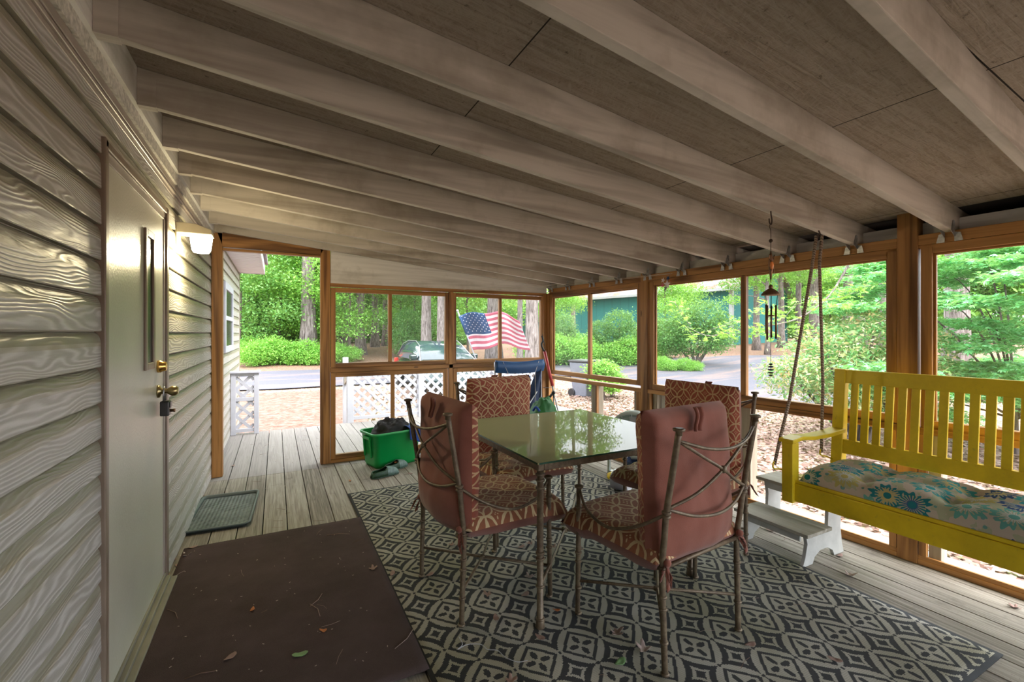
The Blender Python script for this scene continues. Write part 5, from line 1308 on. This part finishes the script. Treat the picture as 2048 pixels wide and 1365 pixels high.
for px,d,s,k,lab in T1:
    x,y=at_px(px,d); use(tall[k],x,y,px*.37,s,label=lab)
def mass(px,d,proto,s,lab,cat='tree',grp=None,dz=0): 
    x,y=at_px(px,d); return use(proto,x,y,px*.71,s,label=lab,cat=cat,group=grp,dz=dz)
G1='leafy understory trees beyond the road'
for px,d,k,s,w in [(480,19.5,1,1.0,'against the house corner in the doorway'),(560,23,0,1.0,'behind the green shrub in the doorway'),(655,24,0,1.0,'left of the first far window'),(700,21.5,0,.95,'spreading over the grey trunks in the first far window'),(800,27,0,1.0,'at the middle stick of the first far window'),(830,24,1,.85,'just left of the two pale trunks'),(935,24,0,1.0,'behind the flag pole'),
    (1108,26,0,.65,'in front of the teal wall by the corner post'),(1330,25,0,.7,'at the left edge of the wide side window'),(1605,36,0,1.15,'left of the swing ropes'),(1660,36,0,1.1,'right of the swing ropes'),(1735,33,1,1.1,'beside the thick brown post')]:
    mass(px,d,under[k],s,'leafy understory tree '+w,grp=G1)
G2='woodland trees far behind'
fr=random.Random(8); cols=['left of','level with','right of']
k=0
for px,d in [(400,34),(450,30),(520,36),(590,33),(640,38),(690,34),(745,37),(800,34),(850,38),(905,35),(960,44),(520,50),(620,52),(720,50),(820,52),(900,55),(1010,58),(1090,60),(1180,62),(1290,60),(1400,62),(1500,60),(1560,50),(1610,52),(1680,46),(1740,48),(1800,42),(1860,36),(1930,34),(2000,32),(2080,32),(1590,68),(1700,66),(330,36)]:
    pl=[(660,'seen through the doorway'),(905,'behind the first far window'),(1095,'behind the second far window'),(1290,'behind the first side window'),(1790,'behind the wide side window'),(3000,'behind the green maple')]
    w=[b for a,b in pl if px<a][0]; kk=k%3; k+=1
    x,y=at_px(px,d); use(fart[kk],x,y,px*.5,1.0+.25*(k%2),label='dense '+['mid green','bright green','dark green'][kk]+' woodland tree '+w,group=G2)
# trees outside the frame that close in the garden (shade and reflections)
for x,y,p in [(9,2,fart[0]),(10,-5,fart[1]),(4,-12,fart[2])]:
    pass
# ---- shrubs
def make_shrub(name,blobs,n,size,lm,seed,per=8,spray=.12,stems=6,h=.8,stem='bark_dark',asp=.55,tilt=.7):
    root=empty(name,(0,0,0)); rr=random.Random(seed); m=MB()
    for i in range(stems):
        a=rr.uniform(0,6.28); b=blobs[i%len(blobs)]; e=Vector((b[0],b[1],b[2])); p=Vector((.08*math.cos(a),.08*math.sin(a),-.1)); m.tube(bez(p,(p+e)/2+Vector((0,0,.1)),e,6),[.035*h*(1-.7*j/6) for j in range(7)],6)
    m.build('stems',M[stem],root)
    link_me('foliage',leaves_mesh(name,blob_pts(n//per,blobs,seed,.6),size,M[lm],seed,tilt,per,spray,asp=asp),root); return root
lo_sh=make_shrub('green_shrub',[(-.9,0,.5,.7,.6,.5),(0,0,.65,.8,.7,.65),(.9,.1,.55,.7,.6,.5),(.4,-.3,.35,.5,.5,.35),(-.4,-.3,.35,.5,.5,.35)],14000,.085,'leaf_bright',21)
hol=make_shrub('holly_bush',[(-.5,0,1.0,.9,.8,.9),(.5,0,1.4,.9,.8,1.0),(0,0,2.3,.9,.8,.8),(.3,0,.6,.8,.7,.6)],14000,.09,'leaf_dark',22,h=1.6)
con=make_shrub('round_conifer',[(-1.2,0,1.5,.9,.9,.8),(-.4,0,2.0,1.0,.9,.9),(.5,.0,2.3,1.0,.9,.95),(1.2,0,1.7,.9,.9,.85),(0,0,1.2,1.3,1.0,.7),(.9,-.2,1.1,.7,.7,.5),(-1.1,0,.9,.8,.7,.5)],20000,.10,'leaf_dark',23,h=2.2,spray=.15)
sap=make_shrub('young_sapling',[(0,0,1.05,.5,.5,.12),(.25,0,.85,.4,.4,.10),(-.3,0,.7,.4,.4,.12),(.1,0,.5,.45,.4,.15),(0,0,1.2,.3,.3,.1)],5200,.10,'leaf_bright',24,h=.6,tilt=.4)
for px,d,p,s,lab,cat in [(545,18.6,lo_sh,.95,'bright green shrub along the road edge seen through the doorway','shrub'),(610,19.0,lo_sh,.85,'bright green shrub touching the right side of the doorway','shrub'),(495,19.6,lo_sh,.85,'bright green shrub nearest the house corner','shrub'),(672,20,lo_sh,.7,'small green shrub at the lower left of the first far window','shrub'),
    (500,23.0,hol,1.5,'tall dark evergreen beside the house corner in the doorway','bush'),(575,25.5,hol,1.5,'tall dark evergreen left of the big trunk in the doorway','bush'),(815,22.5,hol,.8,'soft green bush left of the car roof','bush'),
    (1130,21.0,hol,.72,'evergreen bush left of the middle stick of the first side window','bush'),(1165,20.0,lo_sh,1.05,'low yellow-green bush behind the trash can','bush'),(1197,20.5,hol,.62,'small upright evergreen right of the middle stick','bush'),(1238,20,hol,.78,'upright evergreen beside the brown side-wall post','bush'),(1265,19.4,lo_sh,1.0,'bushy green shrub at the foot of the brown side-wall post','bush'),(1110,19.5,lo_sh,1.1,'bushy green shrub just right of the corner post','bush'),
    (1388,18.8,con,.86,'large rounded evergreen in front of the teal building','bush'),(1322,21.5,con,.66,'rounded evergreen at the left edge of the wide side window','bush'),(1325,17.6,lo_sh,.45,'low green ground cover beside the road, left clump','shrub'),(1370,17.3,lo_sh,.42,'low green ground cover beside the road, right clump','shrub'),
    (1205,11.4,sap,.78,'young light-green sapling in front of the trash can','sapling'),(1226,11.9,sap,.55,'smaller light-green sapling right of the trash can','sapling'),(1640,12.5,hol,.45,'small green bush at the foot of the swing ropes','bush')]:
    mass(px,d,p,s,lab,cat)
# flowering shrub (pieris) near the wide window
pie=make_shrub('flowering_shrub',[(-.9,0,1.05,.40,.4,.30),(-.4,0,1.35,.45,.5,.40),(.25,0,1.65,.5,.5,.42),(.8,0,1.35,.45,.5,.45),(.2,0,1.05,.5,.5,.35),(-.35,-.2,.75,.4,.4,.25),(.75,0,.75,.45,.4,.3)],15000,.075,'leaf_shrub',31,h=1.3,spray=.10,per=10,asp=.34)
x,y=at_px(1712,6.6); place(pie,x,y,-YAW,1.03,label='large shrub with pinkish new leaves outside the wide window beside the swing ropes',cat='shrub')
# japanese maple
mp=empty('maple_tree',(0,0,0)); rr=random.Random(4); lay=[]
for i in range(120):
    a=rr.uniform(0,6.28); q=2.2*math.sqrt(rr.random()); z=.70+2.6*rr.random(); q*=1.15-.25*abs(z-1.7); s=rr.uniform(.35,.62); lay.append((q*math.cos(a),q*math.sin(a),z-.10*q,s,s,.07))
m=trunk_mb(1.0,.05,41,branches=0)
for b in lay[:20]: m.tube(bez((0,0,.5),(b[0]*.4,b[1]*.4,b[2]*.9),(b[0],b[1],b[2]-.03),7),[.018*(1-.75*j/7) for j in range(8)],6)
m.build('trunk',M['bark_dark'],mp); link_me('crown',leaves_mesh('maple_crown',blob_pts(13000,lay,5,.2),.070,M['leaf_maple'],5,.30,5,.05,lobes=5),mp)
x,y=at_px(2030,6.4); place(mp,x,y,0,1.0,label='green lace-leaf maple filling the rightmost window',cat='tree')
# branch with translucent leaves outside the wide window
hb=empty('overhanging_branch',(0,0,0)); tag(hb,'thin branch with bright leaves reaching across the wide side window','branch')
Pb=[PP(1700,525,6.0),PP(1660,590,6.0),PP(1610,630,5.8),PP(1560,648,5.7),PP(1500,655,5.7),PP(1420,672,5.8),PP(1370,652,6.0)]
m=MB(); m.tube(spline(Pb,6),[.014-.00028*i for i in range(37)],7); tw=[]
rr=random.Random(9)
SPb=spline(Pb,6)
for i in range(4,37,2):
    p=SPb[i]; e=p+Vector((rr.uniform(-.35,.35),rr.uniform(-.35,.35),rr.uniform(-.22,.42))); m.tube([p,e],.003,5); tw+=[tuple(p+(e-p)*t) for t in (.4,.7,1.0)]
m.tube([PP(1760,480,6.2),PP(1700,525,6.0)],.018,7)
m.build('branch_wood',M['bark'],hb); link_me('leaves',leaves_mesh('branch_leaves',tw,.062,M['leaf_bright'],6,.5,9,.075,lobes=5),hb)
# leaf litter just outside the side wall
rs=np.random.RandomState(5); n=26000
xx=rs.uniform(3.95,12,n); yy=rs.uniform(-1.5,9.5,n); keep=rs.uniform(0,1,n)<np.clip(1.4-(xx-4)/9,0,1); xx,yy=xx[keep],yy[keep]
pts=np.stack([xx,yy,-.40+rs.uniform(.004,.03,len(xx))],axis=1)
o=link_me('leaf_litter',leaves_mesh('litter',pts,.075,M['leaf_brown'],9,.35,1,0,asp=.65),None); tag(o,'carpet of dry brown leaves on the ground outside the windows','leaf litter',kind='stuff')
n=9000; xx=rs.uniform(1.3,12,n); yy=rs.uniform(7.3,13,n); pts=np.stack([xx,yy,-.40+rs.uniform(.004,.03,n)],axis=1)
o=link_me('leaf_litter',leaves_mesh('litter_far',pts,.085,M['leaf_brown'],10,.35,1,0,asp=.65),None); tag(o,'dry brown leaves scattered on the ground between deck and road','leaf litter',kind='stuff')
